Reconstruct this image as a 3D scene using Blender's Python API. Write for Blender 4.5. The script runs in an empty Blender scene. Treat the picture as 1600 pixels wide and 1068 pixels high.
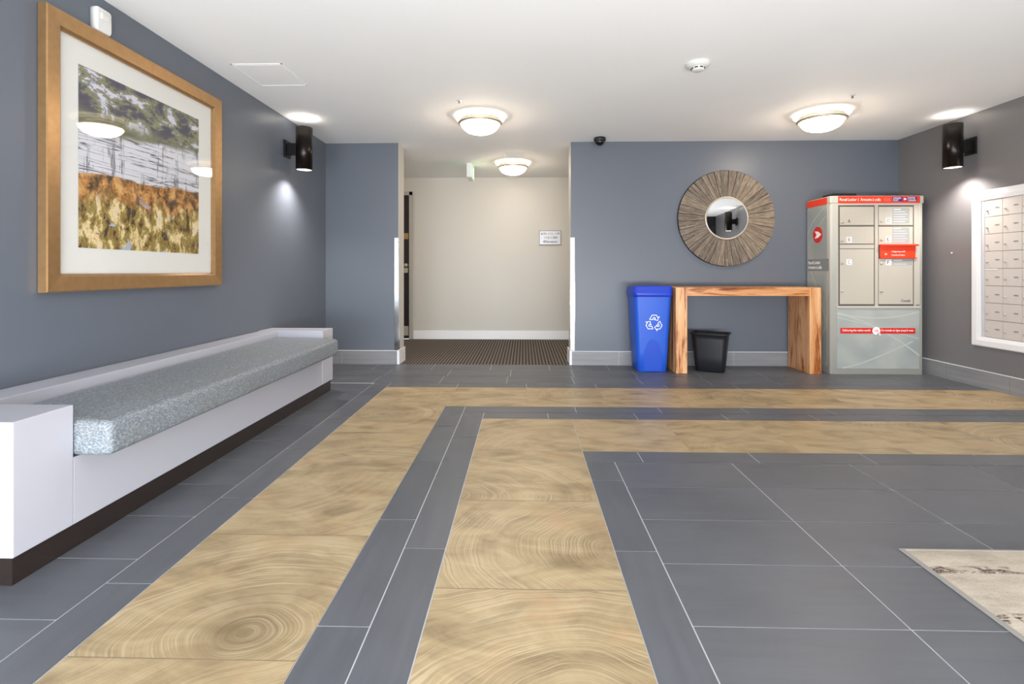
import bpy, bmesh, math, random
from mathutils import Vector, Matrix
random.seed(7)
PI = math.pi
sc = bpy.context.scene
COL = sc.collection
# ---------------------------------------------------------------- room constants (metres)
U = 0.61                       # one wood-look floor tile
XL, XR, YB, ZC = -0.9607, 5.1705, 1.0595, 2.4015
YF = -5.5                      # entrance wall, behind the camera
YC1 = 1.31                     # corridor side of the wall
YC2 = 3.07                     # far corridor wall
OX0, OX1 = -0.165, 1.703       # opening to the corridor
CAM = (1.199, -4.3254, 1.0067)
FPX, YAW, HY = 779.1, 0.024, 423.87
# ---------------------------------------------------------------- camera
cd = bpy.data.cameras.new('camera')
cam = bpy.data.objects.new('camera', cd); COL.objects.link(cam)
cd.sensor_width = 36; cd.lens = FPX / 1600 * 36
cd.shift_y = (HY - 534) / 1600
cd.clip_start = 0.05
cam.location = CAM; cam.rotation_euler = (PI / 2, 0, YAW)
sc.camera = cam
# ---------------------------------------------------------------- world, daylight, exposure
sc.view_settings.view_transform = 'Standard'; sc.view_settings.look = 'None'
sc.view_settings.gamma = 1; sc.view_settings.use_curve_mapping = False
sc.view_settings.exposure = 0.56
W = bpy.data.worlds.new('world'); sc.world = W; W.use_nodes = True
bg = W.node_tree.nodes['Background']; bg.inputs[0].default_value = (0.86, 0.93, 1, 1); bg.inputs[1].default_value = 1.6

def area(name, loc, rot, sx, sy, power, col, spread=PI):
    l = bpy.data.lights.new(name, 'AREA'); l.shape = 'RECTANGLE'; l.size = sx; l.size_y = sy
    l.energy = power; l.color = col; l.spread = spread
    o = bpy.data.objects.new(name, l); COL.objects.link(o); o.location = loc; o.rotation_euler = rot
    return o
# daylight outside the entrance glazing (faces into the lobby, +y)
area('daylight', (0.8, YF - 0.5, 1.05), (PI / 2 - 0.0, 0, 0), 3.0, 2.0, 85, (0.84, 0.92, 1.0))
# fill light added low behind the camera to brighten the ceiling
area('ceiling_fill', (1.9, -5.3, 0.32), (math.radians(106), 0, 0), 5.6, 0.5, 150, (0.96, 0.98, 1.0))
LAMP_E = 30.0        # ceiling lamp diffuser emission
SPOT_D, SPOT_U = 34, 1.6

# ---------------------------------------------------------------- colour / node helpers
def lin(r, g, b):
    f = lambda c: (c / 255 / 12.92) if c / 255 <= 0.04045 else ((c / 255 + 0.055) / 1.055) ** 2.4
    return (f(r), f(g), f(b), 1.0)

class NT:
    def __init__(s, name):
        s.m = bpy.data.materials.new(name); s.m.use_nodes = True
        s.t = s.m.node_tree; s.b = s.t.nodes['Principled BSDF']; s.out = s.t.nodes['Material Output']
    def n(s, typ, **kw):
        nd = s.t.nodes.new(typ)
        ins = kw.pop('ins', {})
        for k, v in kw.items(): setattr(nd, k, v)
        for k, v in ins.items(): s.set(nd.inputs[k], v)
        return nd
    def set(s, sock, v):
        if isinstance(v, bpy.types.NodeSocket): s.t.links.new(v, sock)
        elif isinstance(v, bpy.types.Node): s.t.links.new(v.outputs[0], sock)
        else: sock.default_value = v
    def math(s, op, a, b=0.0, c=None, clamp=False):
        nd = s.t.nodes.new('ShaderNodeMath'); nd.operation = op; nd.use_clamp = clamp
        s.set(nd.inputs[0], a); s.set(nd.inputs[1], b)
        if c is not None: s.set(nd.inputs[2], c)
        return nd.outputs[0]
    def vmath(s, op, a, b):
        nd = s.t.nodes.new('ShaderNodeVectorMath'); nd.operation = op
        s.set(nd.inputs[0], a); s.set(nd.inputs[1], b); return nd.outputs[0]
    def mix(s, f, a, b, mode='MIX'):
        nd = s.t.nodes.new('ShaderNodeMix'); nd.data_type = 'RGBA'; nd.blend_type = mode
        s.set(nd.inputs[0], f); s.set(nd.inputs[6], a); s.set(nd.inputs[7], b); return nd.outputs[2]
    def ramp(s, f, stops, interp='LINEAR'):
        nd = s.t.nodes.new('ShaderNodeValToRGB'); s.set(nd.inputs[0], f); cr = nd.color_ramp; cr.interpolation = interp
        while len(cr.elements) < len(stops): cr.elements.new(0.5)
        for e, (p, c) in zip(cr.elements, stops):
            e.position = p; e.color = c if not isinstance(c, (int, float)) else (c, c, c, 1)
        return nd.outputs[0]
    def noise(s, vec, scale, detail=3, rough=0.5, dist=0.0):
        nd = s.n('ShaderNodeTexNoise'); s.set(nd.inputs['Vector'], vec)
        nd.inputs['Scale'].default_value = scale; nd.inputs['Detail'].default_value = detail
        nd.inputs['Roughness'].default_value = rough; nd.inputs['Distortion'].default_value = dist
        return nd.outputs[0]
    def coord(s, kind='Object'):
        return s.n('ShaderNodeTexCoord').outputs[kind]
    def uv(s, name):
        nd = s.n('ShaderNodeUVMap'); nd.uv_map = name; return nd.outputs[0]
    def mapping(s, vec, scale=(1, 1, 1), loc=(0, 0, 0), rot=(0, 0, 0)):
        nd = s.n('ShaderNodeMapping'); s.set(nd.inputs[0], vec)
        nd.inputs[1].default_value = loc; nd.inputs[2].default_value = rot; nd.inputs[3].default_value = scale
        return nd.outputs[0]
    def xyz(s, vec):
        nd = s.n('ShaderNodeSeparateXYZ'); s.set(nd.inputs[0], vec); return nd.outputs
    def comb(s, x, y, z):
        nd = s.n('ShaderNodeCombineXYZ'); s.set(nd.inputs[0], x); s.set(nd.inputs[1], y); s.set(nd.inputs[2], z); return nd.outputs[0]
    def bump(s, h, strength=0.3, dist=0.002):
        nd = s.n('ShaderNodeBump'); s.set(nd.inputs['Height'], h)
        nd.inputs['Strength'].default_value = strength; nd.inputs['Distance'].default_value = dist
        s.t.links.new(nd.outputs[0], s.b.inputs['Normal'])
    def fin(s, col=None, rough=0.5, metal=0.0, spec=0.5, coat=0.0):
        if col is not None: s.set(s.b.inputs['Base Color'], col)
        s.set(s.b.inputs['Roughness'], rough); s.set(s.b.inputs['Metallic'], metal)
        s.b.inputs['Specular IOR Level'].default_value = spec
        s.b.inputs['Coat Weight'].default_value = coat; s.b.inputs['Coat Roughness'].default_value = 0.08
        return s.m

def simple(name, rgb, rough=0.5, metal=0.0, spec=0.5, var=0.04, bump=0.0, scale=30, coat=0.0):
    t = NT(name); c = lin(*rgb); o = t.coord()
    nz = t.noise(o, scale, 3)
    f = t.math('MULTIPLY_ADD', nz, var * 2, 1 - var)
    v = t.n('ShaderNodeVectorMath', operation='SCALE'); v.inputs[0].default_value = c[:3]; t.set(v.inputs['Scale'], f)
    if bump: t.bump(nz, bump, 0.002)
    return t.fin(v.outputs[0], rough, metal, spec, coat)

def emit(name, rgb, strength):
    t = NT(name); t.b.inputs['Emission Color'].default_value = lin(*rgb); t.b.inputs['Emission Strength'].default_value = strength
    return t.fin(lin(*rgb), 0.3)

# ---------------------------------------------------------------- materials
def wall_paint(name, rgb, rough=0.42, spec=0.4):
    t = NT(name); o = t.coord()
    big = t.noise(o, 1.3, 2); fine = t.noise(o, 260, 2)
    c = t.mix(big, lin(*[v * 0.985 for v in rgb]), lin(*[min(255, v * 1.015) for v in rgb]))
    t.bump(fine, 0.12, 0.001)
    return t.fin(c, rough, spec=spec)
M = {}
M['blue_wall'] = wall_paint('slate_blue_paint', (100, 106, 116), 0.38, 0.45)
M['right_wall'] = wall_paint('right_wall_warm_grey', (116, 114, 116), 0.38, 0.45)  # slightly warmer grey than the other lobby walls
M['charcoal_wall'] = wall_paint('charcoal_paint', (44, 46, 52))
M['cream_wall'] = wall_paint('cream_paint', (196, 193, 186))
M['ceiling'] = wall_paint('ceiling_paint', (247, 247, 246), 0.75, 0.2)
M['white_trim'] = simple('white_trim', (232, 233, 236), 0.35, var=0.01)
M['bench_white'] = simple('bench_white', (190, 190, 199), 0.32, var=0.015, scale=4)
M['kick'] = simple('bronze_kick', (44, 36, 33), 0.25, var=0.2, scale=6)
M['grout'] = simple('grout_light', (205, 206, 210), 0.7)
M['grout_tan'] = simple('grout_tan', (170, 150, 118), 0.7)
M['black_metal'] = simple('black_metal', (26, 25, 25), 0.35, 0.3)
M['black_plastic'] = simple('black_plastic', (24, 26, 32), 0.42, spec=0.5)
M['nickel'] = simple('brushed_nickel', (196, 188, 174), 0.45, 0.75)
M['steel'] = simple('steel', (215, 218, 222), 0.14, 1.0, var=0.01)
M['lamp'] = emit('lamp_diffuser', (255, 236, 212), LAMP_E)
M['lamp_rim'] = emit('lamp_rim_glass', (255, 240, 214), 1.6)
M['spot_lens'] = emit('spot_lens', (255, 240, 225), 2.6)
M['off_white'] = simple('off_white_plastic', (225, 224, 220), 0.45, var=0.01)
M['dark_slot'] = simple('dark_slot', (30, 30, 30), 0.6)
M['smoked'] = simple('smoked_dome', (12, 12, 14), 0.06)
M['mirror'] = simple('mirror_silver', (238, 240, 240), 0.01, 1.0, var=0.0)
M['mail_grey'] = simple('mailbox_paint', (206, 200, 195), 0.4, 0.1, var=0.01)
M['mail_edge'] = simple('mailbox_edge', (96, 88, 84), 0.6)
M['locker'] = simple('locker_cream', (194, 192, 182), 0.42, var=0.01)
M['locker_door'] = simple('locker_door', (186, 180, 168), 0.42, var=0.01)
M['red'] = simple('red_vinyl', (238, 62, 28), 0.4, var=0.02)
M['red_dark'] = simple('red_vinyl_deep', (214, 34, 22), 0.4, var=0.02)
M['white_ink'] = simple('white_ink', (245, 245, 245), 0.5, var=0.0)
M['grey_ink'] = simple('grey_ink', (120, 124, 128), 0.5, var=0.0)
M['black_ink'] = simple('black_ink', (40, 40, 46), 0.5, var=0.0)
M['purple_ink'] = simple('purple_ink', (62, 48, 130), 0.5, var=0.0)
M['grey_decal'] = simple('grey_decal', (158, 160, 158), 0.5, var=0.01)
M['band_decal'] = simple('band_decal', (132, 136, 138), 0.5, var=0.01)
M['swoosh'] = simple('swoosh_ink', (178, 186, 181), 0.5, var=0.0)
M['bin_blue'] = simple('bin_blue', (30, 90, 206), 0.42, spec=0.5, var=0.015, bump=0.08, scale=300)
M['bin_blue_lt'] = simple('bin_blue_panel', (10, 74, 196), 0.4, spec=0.5, var=0.015)
M['lid_blue'] = simple('lid_blue', (24, 62, 190), 0.35, spec=0.5, var=0.015)
M['door_dark'] = simple('dark_door', (34, 26, 30), 0.4)
M['door_frame'] = simple('greige_frame', (168, 166, 158), 0.45)
M['brass'] = simple('brass_plate', (180, 150, 104), 0.35, 0.6)
M['sign'] = simple('silver_sign', (208, 208, 214), 0.35, 0.2)
M['sign_edge'] = simple('sign_edge', (120, 122, 120), 0.4, 0.3)
M['exit_green'] = emit('exit_green', (110, 205, 120), 0.35)
M['exit_white'] = emit('exit_white', (225, 250, 228), 0.6)
M['mat_board'] = simple('mat_board', (226, 225, 220), 0.8, var=0.01)
M['rug_edge'] = simple('rug_binding', (150, 146, 140), 0.9)
M['concrete'] = simple('pavement', (150, 150, 150), 0.9)
M['alu'] = simple('dark_aluminium', (70, 70, 74), 0.35, 0.7)

def glass_mat():
    t = NT('clear_glass')
    g = t.n('ShaderNodeBsdfGlossy'); g.inputs['Roughness'].default_value = 0.0
    tr = t.n('ShaderNodeBsdfTransparent')
    lw = t.n('ShaderNodeLayerWeight'); fr = t.math('MULTIPLY_ADD', t.math('POWER', lw.outputs['Facing'], 5.0), 0.95, 0.045)
    mx = t.n('ShaderNodeMixShader'); t.set(mx.inputs[0], fr); t.set(mx.inputs[1], tr.outputs[0]); t.set(mx.inputs[2], g.outputs[0])
    t.t.links.new(mx.outputs[0], t.out.inputs[0]); return t.m
M['glass'] = glass_mat()

def grey_tile():
    t = NT('grey_porcelain'); uv = t.uv('tile'); rnd = t.uv('rand')
    r = t.xyz(rnd)
    off = t.n('ShaderNodeVectorMath', operation='SCALE'); t.set(off.inputs[0], rnd); off.inputs['Scale'].default_value = 37.0
    v = t.vmath('ADD', uv, off.outputs[0])
    streak = t.noise(t.mapping(v, (2.5, 26, 1)), 1.0, 4, 0.6)
    cloud = t.noise(v, 3.0, 3, 0.5)
    speck = t.noise(v, 60, 3, 0.7)
    f = t.math('ADD', t.math('MULTIPLY', streak, 0.55), t.math('MULTIPLY', cloud, 0.45))
    c = t.ramp(f, [(0.3, lin(78, 80, 86)), (0.5, lin(88, 91, 97)), (0.72, lin(98, 100, 106))])
    c = t.mix(t.ramp(speck, [(0.66, 0.0), (0.74, 0.35)]), c, lin(84, 86, 92))
    c = t.mix(0.10, c, t.ramp(r[0], [(0, lin(88, 92, 100)), (1, lin(140, 138, 140))]))
    rough = t.math('MULTIPLY_ADD', streak, 0.12, 0.36)
    t.bump(streak, 0.05, 0.001)
    return t.fin(c, rough, spec=0.5)
M['grey_tile'] = grey_tile()

def wood_tile():
    t = NT('end_grain_wood_look_tile'); uv = t.uv('tile'); rnd = t.uv('rand'); r = t.xyz(rnd)
    cx = t.math('MULTIPLY_ADD', r[0], 0.9, -0.45); cy = t.math('MULTIPLY_ADD', r[1], 0.9, -0.45)
    d = t.vmath('SUBTRACT', uv, t.comb(cx, cy, 0.0))
    off = t.n('ShaderNodeVectorMath', operation='SCALE'); t.set(off.inputs[0], rnd); off.inputs['Scale'].default_value = 23.0
    v = t.vmath('ADD', uv, off.outputs[0])
    wob = t.noise(v, 2.6, 2, 0.5); wob2 = t.noise(v, 9, 2, 0.5)
    ln = t.n('ShaderNodeVectorMath', operation='LENGTH'); t.set(ln.inputs[0], t.mapping(d, (1.0, 1.3, 1)))
    rad = t.math('ADD', ln.outputs['Value'], t.math('MULTIPLY', wob, 0.17))
    rad = t.math('ADD', rad, t.math('MULTIPLY', wob2, 0.008))
    rv = t.comb(t.math('MULTIPLY', rad, 1.0), t.math('MULTIPLY', r[0], 9.0), 0.0)
    ringf = t.noise(t.mapping(rv, (190, 1, 1)), 1.0, 2, 0.5)
    ringm = t.noise(t.mapping(rv, (20, 1, 1)), 1.0, 2, 0.5)
    cloud = t.noise(t.mapping(v, (1.8, 4.0, 1)), 2.0, 5, 0.62, 0.7)
    f = t.math('ADD', t.math('MULTIPLY', cloud, 0.78), t.math('MULTIPLY', ringm, 0.22))
    c = t.ramp(f, [(0.34, lin(132, 112, 82)), (0.45, lin(160, 139, 105)), (0.55, lin(176, 154, 118)), (0.68, lin(188, 168, 132))])
    warm = t.ramp(t.noise(v, 3.3, 3, 0.6), [(0.56, 0.0), (0.74, 0.5)])
    c = t.mix(warm, c, lin(190, 152, 112))
    pith = t.ramp(ln.outputs['Value'], [(0.0, 0.6), (0.09, 0.30), (0.24, 0.0)])
    c = t.mix(pith, c, lin(118, 100, 72))
    fade = t.ramp(t.noise(v, 4.5, 2), [(0.38, 0.15), (0.60, 1.0)])
    c = t.mix(t.math('MULTIPLY', t.ramp(ringf, [(0.50, 0.0), (0.62, 0.42)]), fade), c, lin(210, 194, 162))
    c = t.mix(t.math('MULTIPLY', t.ramp(ringf, [(0.36, 0.28), (0.46, 0.0)]), fade), c, lin(128, 108, 78))
    return t.fin(c, 0.42, spec=0.42)
M['wood_tile'] = wood_tile()

def base_tile():
    t = NT('baseboard_tile'); o = t.coord()
    s = t.noise(t.mapping(o, (1.5, 1.5, 30)), 1.0, 4, 0.6)
    c = t.ramp(s, [(0.3, lin(128, 128, 131)), (0.7, lin(146, 146, 149))])
    return t.fin(c, 0.32, spec=0.5)
M['base_tile'] = base_tile()

def carpet():
    t = NT('ribbed_carpet'); o = t.coord(); x = t.xyz(o)
    nz = t.noise(o, 70, 3, 0.7)
    st = t.math('SINE', t.math('MULTIPLY', x[0], 2 * PI / 0.036))
    st2 = t.math('SINE', t.math('MULTIPLY', x[1], 2 * PI / 0.05))
    f = t.math('ADD', t.math('MULTIPLY_ADD', st, 0.34, 0.36), t.math('MULTIPLY', nz, 0.3))
    f = t.math('ADD', f, t.math('MULTIPLY', st2, 0.06))
    c = t.ramp(f, [(0.2, lin(62, 56, 54)), (0.5, lin(92, 86, 82)), (0.85, lin(124, 118, 113))])
    t.bump(f, 0.6, 0.004)
    return t.fin(c, 0.95, spec=0.1)
M['carpet'] = carpet()

def fabric():
    t = NT('woven_vinyl_cushion'); o = t.coord()
    v = t.n('ShaderNodeTexVoronoi'); t.set(v.inputs['Vector'], t.mapping(o, (130, 90, 190))); v.inputs['Scale'].default_value = 1.0
    nz = t.noise(o, 110, 3, 0.7, 1.5); big = t.noise(o, 5, 2)
    f = t.math('ADD', t.math('MULTIPLY', v.outputs['Distance'], 0.6), t.math('MULTIPLY', nz, 0.5))
    c = t.ramp(f, [(0.25, lin(96, 101, 107)), (0.5, lin(122, 129, 136)), (0.8, lin(158, 166, 173))])
    c = t.mix(t.ramp(big, [(0.5, 0.0), (0.8, 0.3)]), c, lin(130, 126, 112))
    t.bump(f, 0.8, 0.004)
    return t.fin(c, 0.42, spec=0.5)
M['fabric'] = fabric()

def table_wood(name, axis):
    t = NT(name); o = t.coord()
    sc_ = {'x': (1.6, 16, 16), 'z': (16, 16, 1.6), 'y': (16, 1.6, 16)}[axis]
    g = t.noise(t.mapping(o, sc_), 1.0, 5, 0.6, 0.8)
    fine = t.noise(t.mapping(o, tuple(s * 6 for s in sc_)), 1.0, 3, 0.6)
    plank = t.noise(t.mapping(o, tuple((0.25 if s < 5 else 9) for s in sc_)), 1.0, 1, 0.2)
    f = t.math('ADD', t.math('MULTIPLY', g, 0.8), t.math('MULTIPLY', fine, 0.2))
    c = t.ramp(f, [(0.36, lin(96, 48, 22)), (0.42, lin(168, 98, 48)), (0.49, lin(218, 160, 106)), (0.66, lin(234, 190, 140))])
    c = t.mix(t.ramp(plank, [(0.45, 0.0), (0.7, 0.45)]), c, lin(168, 92, 36))
    return t.fin(c, 0.34, spec=0.5)
M['wood_x'] = table_wood('table_wood_long', 'x'); M['wood_z'] = table_wood('table_wood_upright', 'z')

def barn_wood():
    t = NT('weathered_radial_wood'); uv = t.uv('grain'); rnd = t.uv('rand'); r = t.xyz(rnd)
    off = t.n('ShaderNodeVectorMath', operation='SCALE'); t.set(off.inputs[0], rnd); off.inputs['Scale'].default_value = 41.0
    v = t.vmath('ADD', uv, off.outputs[0])
    g = t.noise(t.mapping(v, (7, 95, 1)), 1.0, 6, 0.75, 0.9)
    blot = t.noise(v, 14, 4, 0.65)
    c = t.ramp(g, [(0.36, lin(58, 50, 44)), (0.5, lin(114, 102, 90)), (0.64, lin(160, 148, 132))])
    c = t.mix(0.28, c, t.ramp(r[0], [(0, lin(76, 70, 66)), (0.5, lin(120, 108, 96)), (1, lin(160, 144, 122))]))
    c = t.mix(t.ramp(blot, [(0.6, 0.0), (0.72, 0.5)]), c, lin(176, 166, 148))
    t.bump(g, 0.5, 0.003)
    return t.fin(c, 0.6, spec=0.3)
M['barn'] = barn_wood()

def gold_frame():
    t = NT('gold_frame'); o = t.coord()
    g = t.noise(t.mapping(o, (30, 30, 30)), 1, 3)
    c = t.mix(g, lin(158, 122, 80), lin(184, 146, 102))
    return t.fin(c, 0.34, 0.65)
M['gold'] = gold_frame()

def rug():
    t = NT('pale_woven_rug'); o = t.coord(); 
    a = t.noise(t.mapping(o, (6, 14, 1)), 1, 5, 0.7); b = t.noise(o, 180, 3, 0.7)
    c = t.ramp(t.math('ADD', t.math('MULTIPLY', a, 0.7), t.math('MULTIPLY', b, 0.3)), [(0.35, lin(168, 156, 142)), (0.5, lin(190, 178, 162)), (0.68, lin(206, 196, 182))])
    y = t.xyz(o)[1]
    rows = t.math('SINE', t.math('MULTIPLY_ADD', y, 2 * PI / 0.235, -2.17))
    rowm = t.ramp(t.math('MULTIPLY_ADD', rows, 0.5, 0.5), [(0.90, 0.0), (0.97, 1.0)])
    mk = t.ramp(t.noise(t.mapping(o, (11, 26, 1), rot=(0, 0, 0.3)), 1, 3, 0.75, 0.9), [(0.49, 0.0), (0.54, 1.0)])
    fr = t.ramp(b, [(0.40, 0.4), (0.5, 1.0)])
    c = t.mix(t.math('MULTIPLY', t.math('MULTIPLY', rowm, mk), fr), c, lin(92, 78, 72))
    t.bump(b, 0.6, 0.003)
    return t.fin(c, 0.95, spec=0.1)
M['rug'] = rug()

def abstract_art():
    t = NT('abstract_print'); uv = t.uv('art'); s = t.xyz(uv); x, y = s[0], s[1]
    n1 = t.noise(uv, 5, 6, 0.62, 0.5); n2 = t.noise(t.mapping(uv, (1.3, 1, 1), loc=(7, 3, 0)), 10, 7, 0.72, 0.4)
    n3 = t.noise(t.mapping(uv, (3, 14, 1), loc=(1, 9, 0)), 1, 6, 0.7, 0.4)
    n4 = t.noise(t.mapping(uv, (13, 7, 1), loc=(4, 5, 0)), 1, 7, 0.75, 0.3)
    # top: olive with slate and white patches
    top = t.ramp(n3, [(0.35, lin(74, 74, 70)), (0.48, lin(112, 112, 88)), (0.62, lin(138, 136, 110)), (0.75, lin(160, 158, 140))])
    up = t.ramp(y, [(0.72, 0.0), (0.80, 1.0)])
    n5 = t.noise(t.mapping(uv, (4.2, 7.5, 1), loc=(3, 2, 0), rot=(0, 0, 0.25)), 1, 7, 0.72, 0.3)
    patch = t.ramp(n5, [(0.42, lin(74, 72, 88)), (0.47, lin(92, 90, 102)), (0.48, lin(126, 128, 92)), (0.53, lin(140, 140, 104)), (0.54, lin(86, 92, 128)), (0.56, lin(208, 208, 218)), (0.7, lin(218, 214, 206))])
    top = t.mix(up, top, patch)
    # bottom: rust, ochre, olive, cream, blue-grey
    bot = t.ramp(n4, [(0.40, lin(62, 54, 42)), (0.44, lin(150, 108, 56)), (0.455, lin(140, 126, 66)), (0.515, lin(150, 134, 72)), (0.53, lin(214, 184, 126)), (0.60, lin(232, 212, 168)), (0.7, lin(204, 200, 196))])
    rust = t.ramp(n2, [(0.40, lin(58, 44, 34)), (0.47, lin(122, 80, 42)), (0.54, lin(186, 128, 68)), (0.62, lin(214, 170, 108))])
    bot = t.mix(t.ramp(t.math('ADD', y, t.math('MULTIPLY_ADD', n1, 0.36, -0.18)), [(0.24, 0.0), (0.31, 0.92)]), bot, rust)
    bg_ = t.math('MULTIPLY', t.ramp(n1, [(0.58, 0.0), (0.61, 1.0)]), t.ramp(y, [(0.25, 1.0), (0.36, 0.0)]))
    bot = t.mix(bg_, bot, lin(170, 178, 196))
    dk = t.math('MULTIPLY', t.ramp(n2, [(0.36, 1.0), (0.40, 0.0)]), 0.8)
    bot = t.mix(dk, bot, lin(60, 58, 52))
    # white band with scratches
    wy = t.math('ADD', y, t.math('MULTIPLY', x, -0.04))
    sw = t.noise(t.mapping(uv, (1.2, 26, 1), rot=(0, 0, 0.10)), 1, 4, 0.6, 0.4)
    hl = t.ramp(t.math('ABSOLUTE', t.math('SUBTRACT', sw, 0.5)), [(0.008, 1.0), (0.022, 0.0)])
    sv = t.noise(t.mapping(uv, (22, 1.1, 1), loc=(2, 0, 0)), 1, 4, 0.7, 0.3)
    vmask = t.ramp(t.noise(uv, 6, 3, 0.6), [(0.46, 0.0), (0.56, 1.0)])
    vl = t.math('MULTIPLY', t.ramp(t.math('ABSOLUTE', t.math('SUBTRACT', sv, 0.55)), [(0.012, 1.0), (0.03, 0.0)]), vmask)
    ln = t.math('MAXIMUM', hl, vl)
    white = t.mix(t.math('MULTIPLY', ln, 0.85), lin(214, 214, 222), lin(54, 54, 64))
    e1 = t.math('ADD', wy, t.math('MULTIPLY_ADD', n3, 0.10, -0.05))
    m_lo = t.ramp(e1, [(0.405, 0.0), (0.415, 1.0)])
    m_hi = t.ramp(t.math('ADD', e1, t.math('MULTIPLY', x, -0.06)), [(0.63, 1.0), (0.66, 0.0)])
    c = t.mix(m_lo, bot, white)
    c = t.mix(m_hi, top, c)
    return t.fin(c, 0.5, spec=0.3)
M['art'] = abstract_art()

def art_glass():
    t = NT('picture_glass')
    g = t.n('ShaderNodeBsdfGlossy'); g.inputs['Roughness'].default_value = 0.015
    tr = t.n('ShaderNodeBsdfTransparent')
    lw = t.n('ShaderNodeLayerWeight'); fr = t.math('MULTIPLY_ADD', t.math('POWER', lw.outputs['Facing'], 5.0), 0.95, 0.045)
    mx = t.n('ShaderNodeMixShader'); t.set(mx.inputs[0], fr); t.set(mx.inputs[1], tr.outputs[0]); t.set(mx.inputs[2], g.outputs[0])
    t.t.links.new(mx.outputs[0], t.out.inputs[0]); return t.m
M['art_glass'] = art_glass()

def locker_panel():
    t = NT('locker_panel_vinyl'); o = t.coord(); z = t.xyz(o)[2]
    n = t.noise(t.mapping(o, (2.2, 2.2, 2.8), rot=(0.5, 0.6, 0)), 1, 2, 0.4, 0.8)
    c = t.ramp(n, [(0.35, lin(150, 157, 156)), (0.6, lin(170, 174, 169))])
    return t.fin(c, 0.38, spec=0.5)
M['locker_panel'] = locker_panel()

# ---------------------------------------------------------------- mesh helpers
class MB:
    def __init__(s): s.v = []; s.f = []; s.mi = []; s.sm = []
    def add(s, vs, fs, mi=0, smooth=False):
        b = len(s.v); s.v += [tuple(v) for v in vs]
        for f in fs: s.f.append([i + b for i in f]); s.mi.append(mi); s.sm.append(smooth)
        return s
    def box(s, x0, x1, y0, y1, z0, z1, mi=0, mis=None):
        x0, x1 = sorted((x0, x1)); y0, y1 = sorted((y0, y1)); z0, z1 = sorted((z0, z1))
        vs = [(x, y, z) for z in (z0, z1) for y in (y0, y1) for x in (x0, x1)]
        fs = [(0, 2, 3, 1), (4, 5, 7, 6), (0, 1, 5, 4), (2, 6, 7, 3), (0, 4, 6, 2), (1, 3, 7, 5)]  # -z +z -y +y -x +x
        for k, f in enumerate(fs): s.add([], [], 0); b = None
        b = len(s.v); s.v += vs
        for k, f in enumerate(fs):
            s.f.append([i + b for i in f]); s.mi.append(mis[k] if mis else mi); s.sm.append(False)
        return s
    def lathe(s, prof, seg=48, mi=0, c=(0, 0, 0), axis='z', smooth=True, capped=False):
        vs = []; n = len(prof)
        for k in range(seg):
            a = 2 * PI * k / seg
            for r, h in prof:
                p = (r * math.cos(a), r * math.sin(a), h)
                if axis == 'y': p = (p[0], p[2], -p[1]) if False else (p[0], h, p[1])
                if axis == 'x': p = (h, p[0], p[1])
                vs.append((p[0] + c[0], p[1] + c[1], p[2] + c[2]))
        fs = []
        for k in range(seg):
            k2 = (k + 1) % seg
            for i in range(n - 1): fs.append((k * n + i, k2 * n + i, k2 * n + i + 1, k * n + i + 1))
        return s.add(vs, fs, mi, smooth)
    def loft(s, rings, mi=0, smooth=True, cap0=True, cap1=True):
        n = len(rings[0]); vs = [p for r in rings for p in r]; fs = []
        for j in range(len(rings) - 1):
            for i in range(n):
                i2 = (i + 1) % n; fs.append((j * n + i, j * n + i2, (j + 1) * n + i2, (j + 1) * n + i))
        s.add(vs, fs, mi, smooth)
        b = len(s.v) - len(vs)
        if cap0: s.f.append([b + i for i in range(n)][::-1]); s.mi.append(mi); s.sm.append(False)
        if cap1: s.f.append([b + (len(rings) - 1) * n + i for i in range(n)]); s.mi.append(mi); s.sm.append(False)
        return s
    def build(s, name, mats, parent=None, bevel=0.0, seg=2, origin=None, fix=True):
        me = bpy.data.meshes.new(name)
        vs = s.v
        if origin is None and parent is None:
            xs, ys, zs = zip(*vs); origin = ((min(xs) + max(xs)) / 2, (min(ys) + max(ys)) / 2, min(zs))
        if origin is None: origin = (0, 0, 0)
        me.from_pydata([(v[0] - origin[0], v[1] - origin[1], v[2] - origin[2]) for v in vs], [], s.f)
        if not isinstance(mats, (list, tuple)): mats = [mats]
        for m in mats: me.materials.append(M[m])
        for p, mi, sm in zip(me.polygons, s.mi, s.sm): p.material_index = mi; p.use_smooth = sm
        if fix:
            bm = bmesh.new(); bm.from_mesh(me)
            bmesh.ops.remove_doubles(bm, verts=bm.verts, dist=1e-6)
            bmesh.ops.recalc_face_normals(bm, faces=bm.faces); bm.to_mesh(me); bm.free()
        me.update()
        o = bpy.data.objects.new(name, me); COL.objects.link(o); o.location = origin
        if parent is not None: o.parent = parent
        if bevel:
            b = o.modifiers.new('bevel', 'BEVEL'); b.width = bevel; b.segments = seg; b.limit_method = 'ANGLE'; b.angle_limit = 0.7
        return o

def thing(name, loc, label, cat, group=None):
    o = bpy.data.objects.new(name, None); COL.objects.link(o); o.location = loc; o.empty_display_size = 0.05
    o['label'] = label; o['category'] = cat
    if group: o['group'] = group
    return o
def tag(o, label, cat, group=None):
    o['label'] = label; o['category'] = cat
    if group: o['group'] = group
    return o
def struct(o): o['kind'] = 'structure'; return o
def dup(root, loc, label, rotz=0.0):
    r = root.copy(); COL.objects.link(r); r.location = loc; r.rotation_euler = (0, 0, rotz); r['label'] = label
    for ch in list(root.children):
        c = ch.copy(); COL.objects.link(c); c.parent = r
        for g in ch.children:
            d = g.copy(); COL.objects.link(d); d.parent = c
    return r

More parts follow.
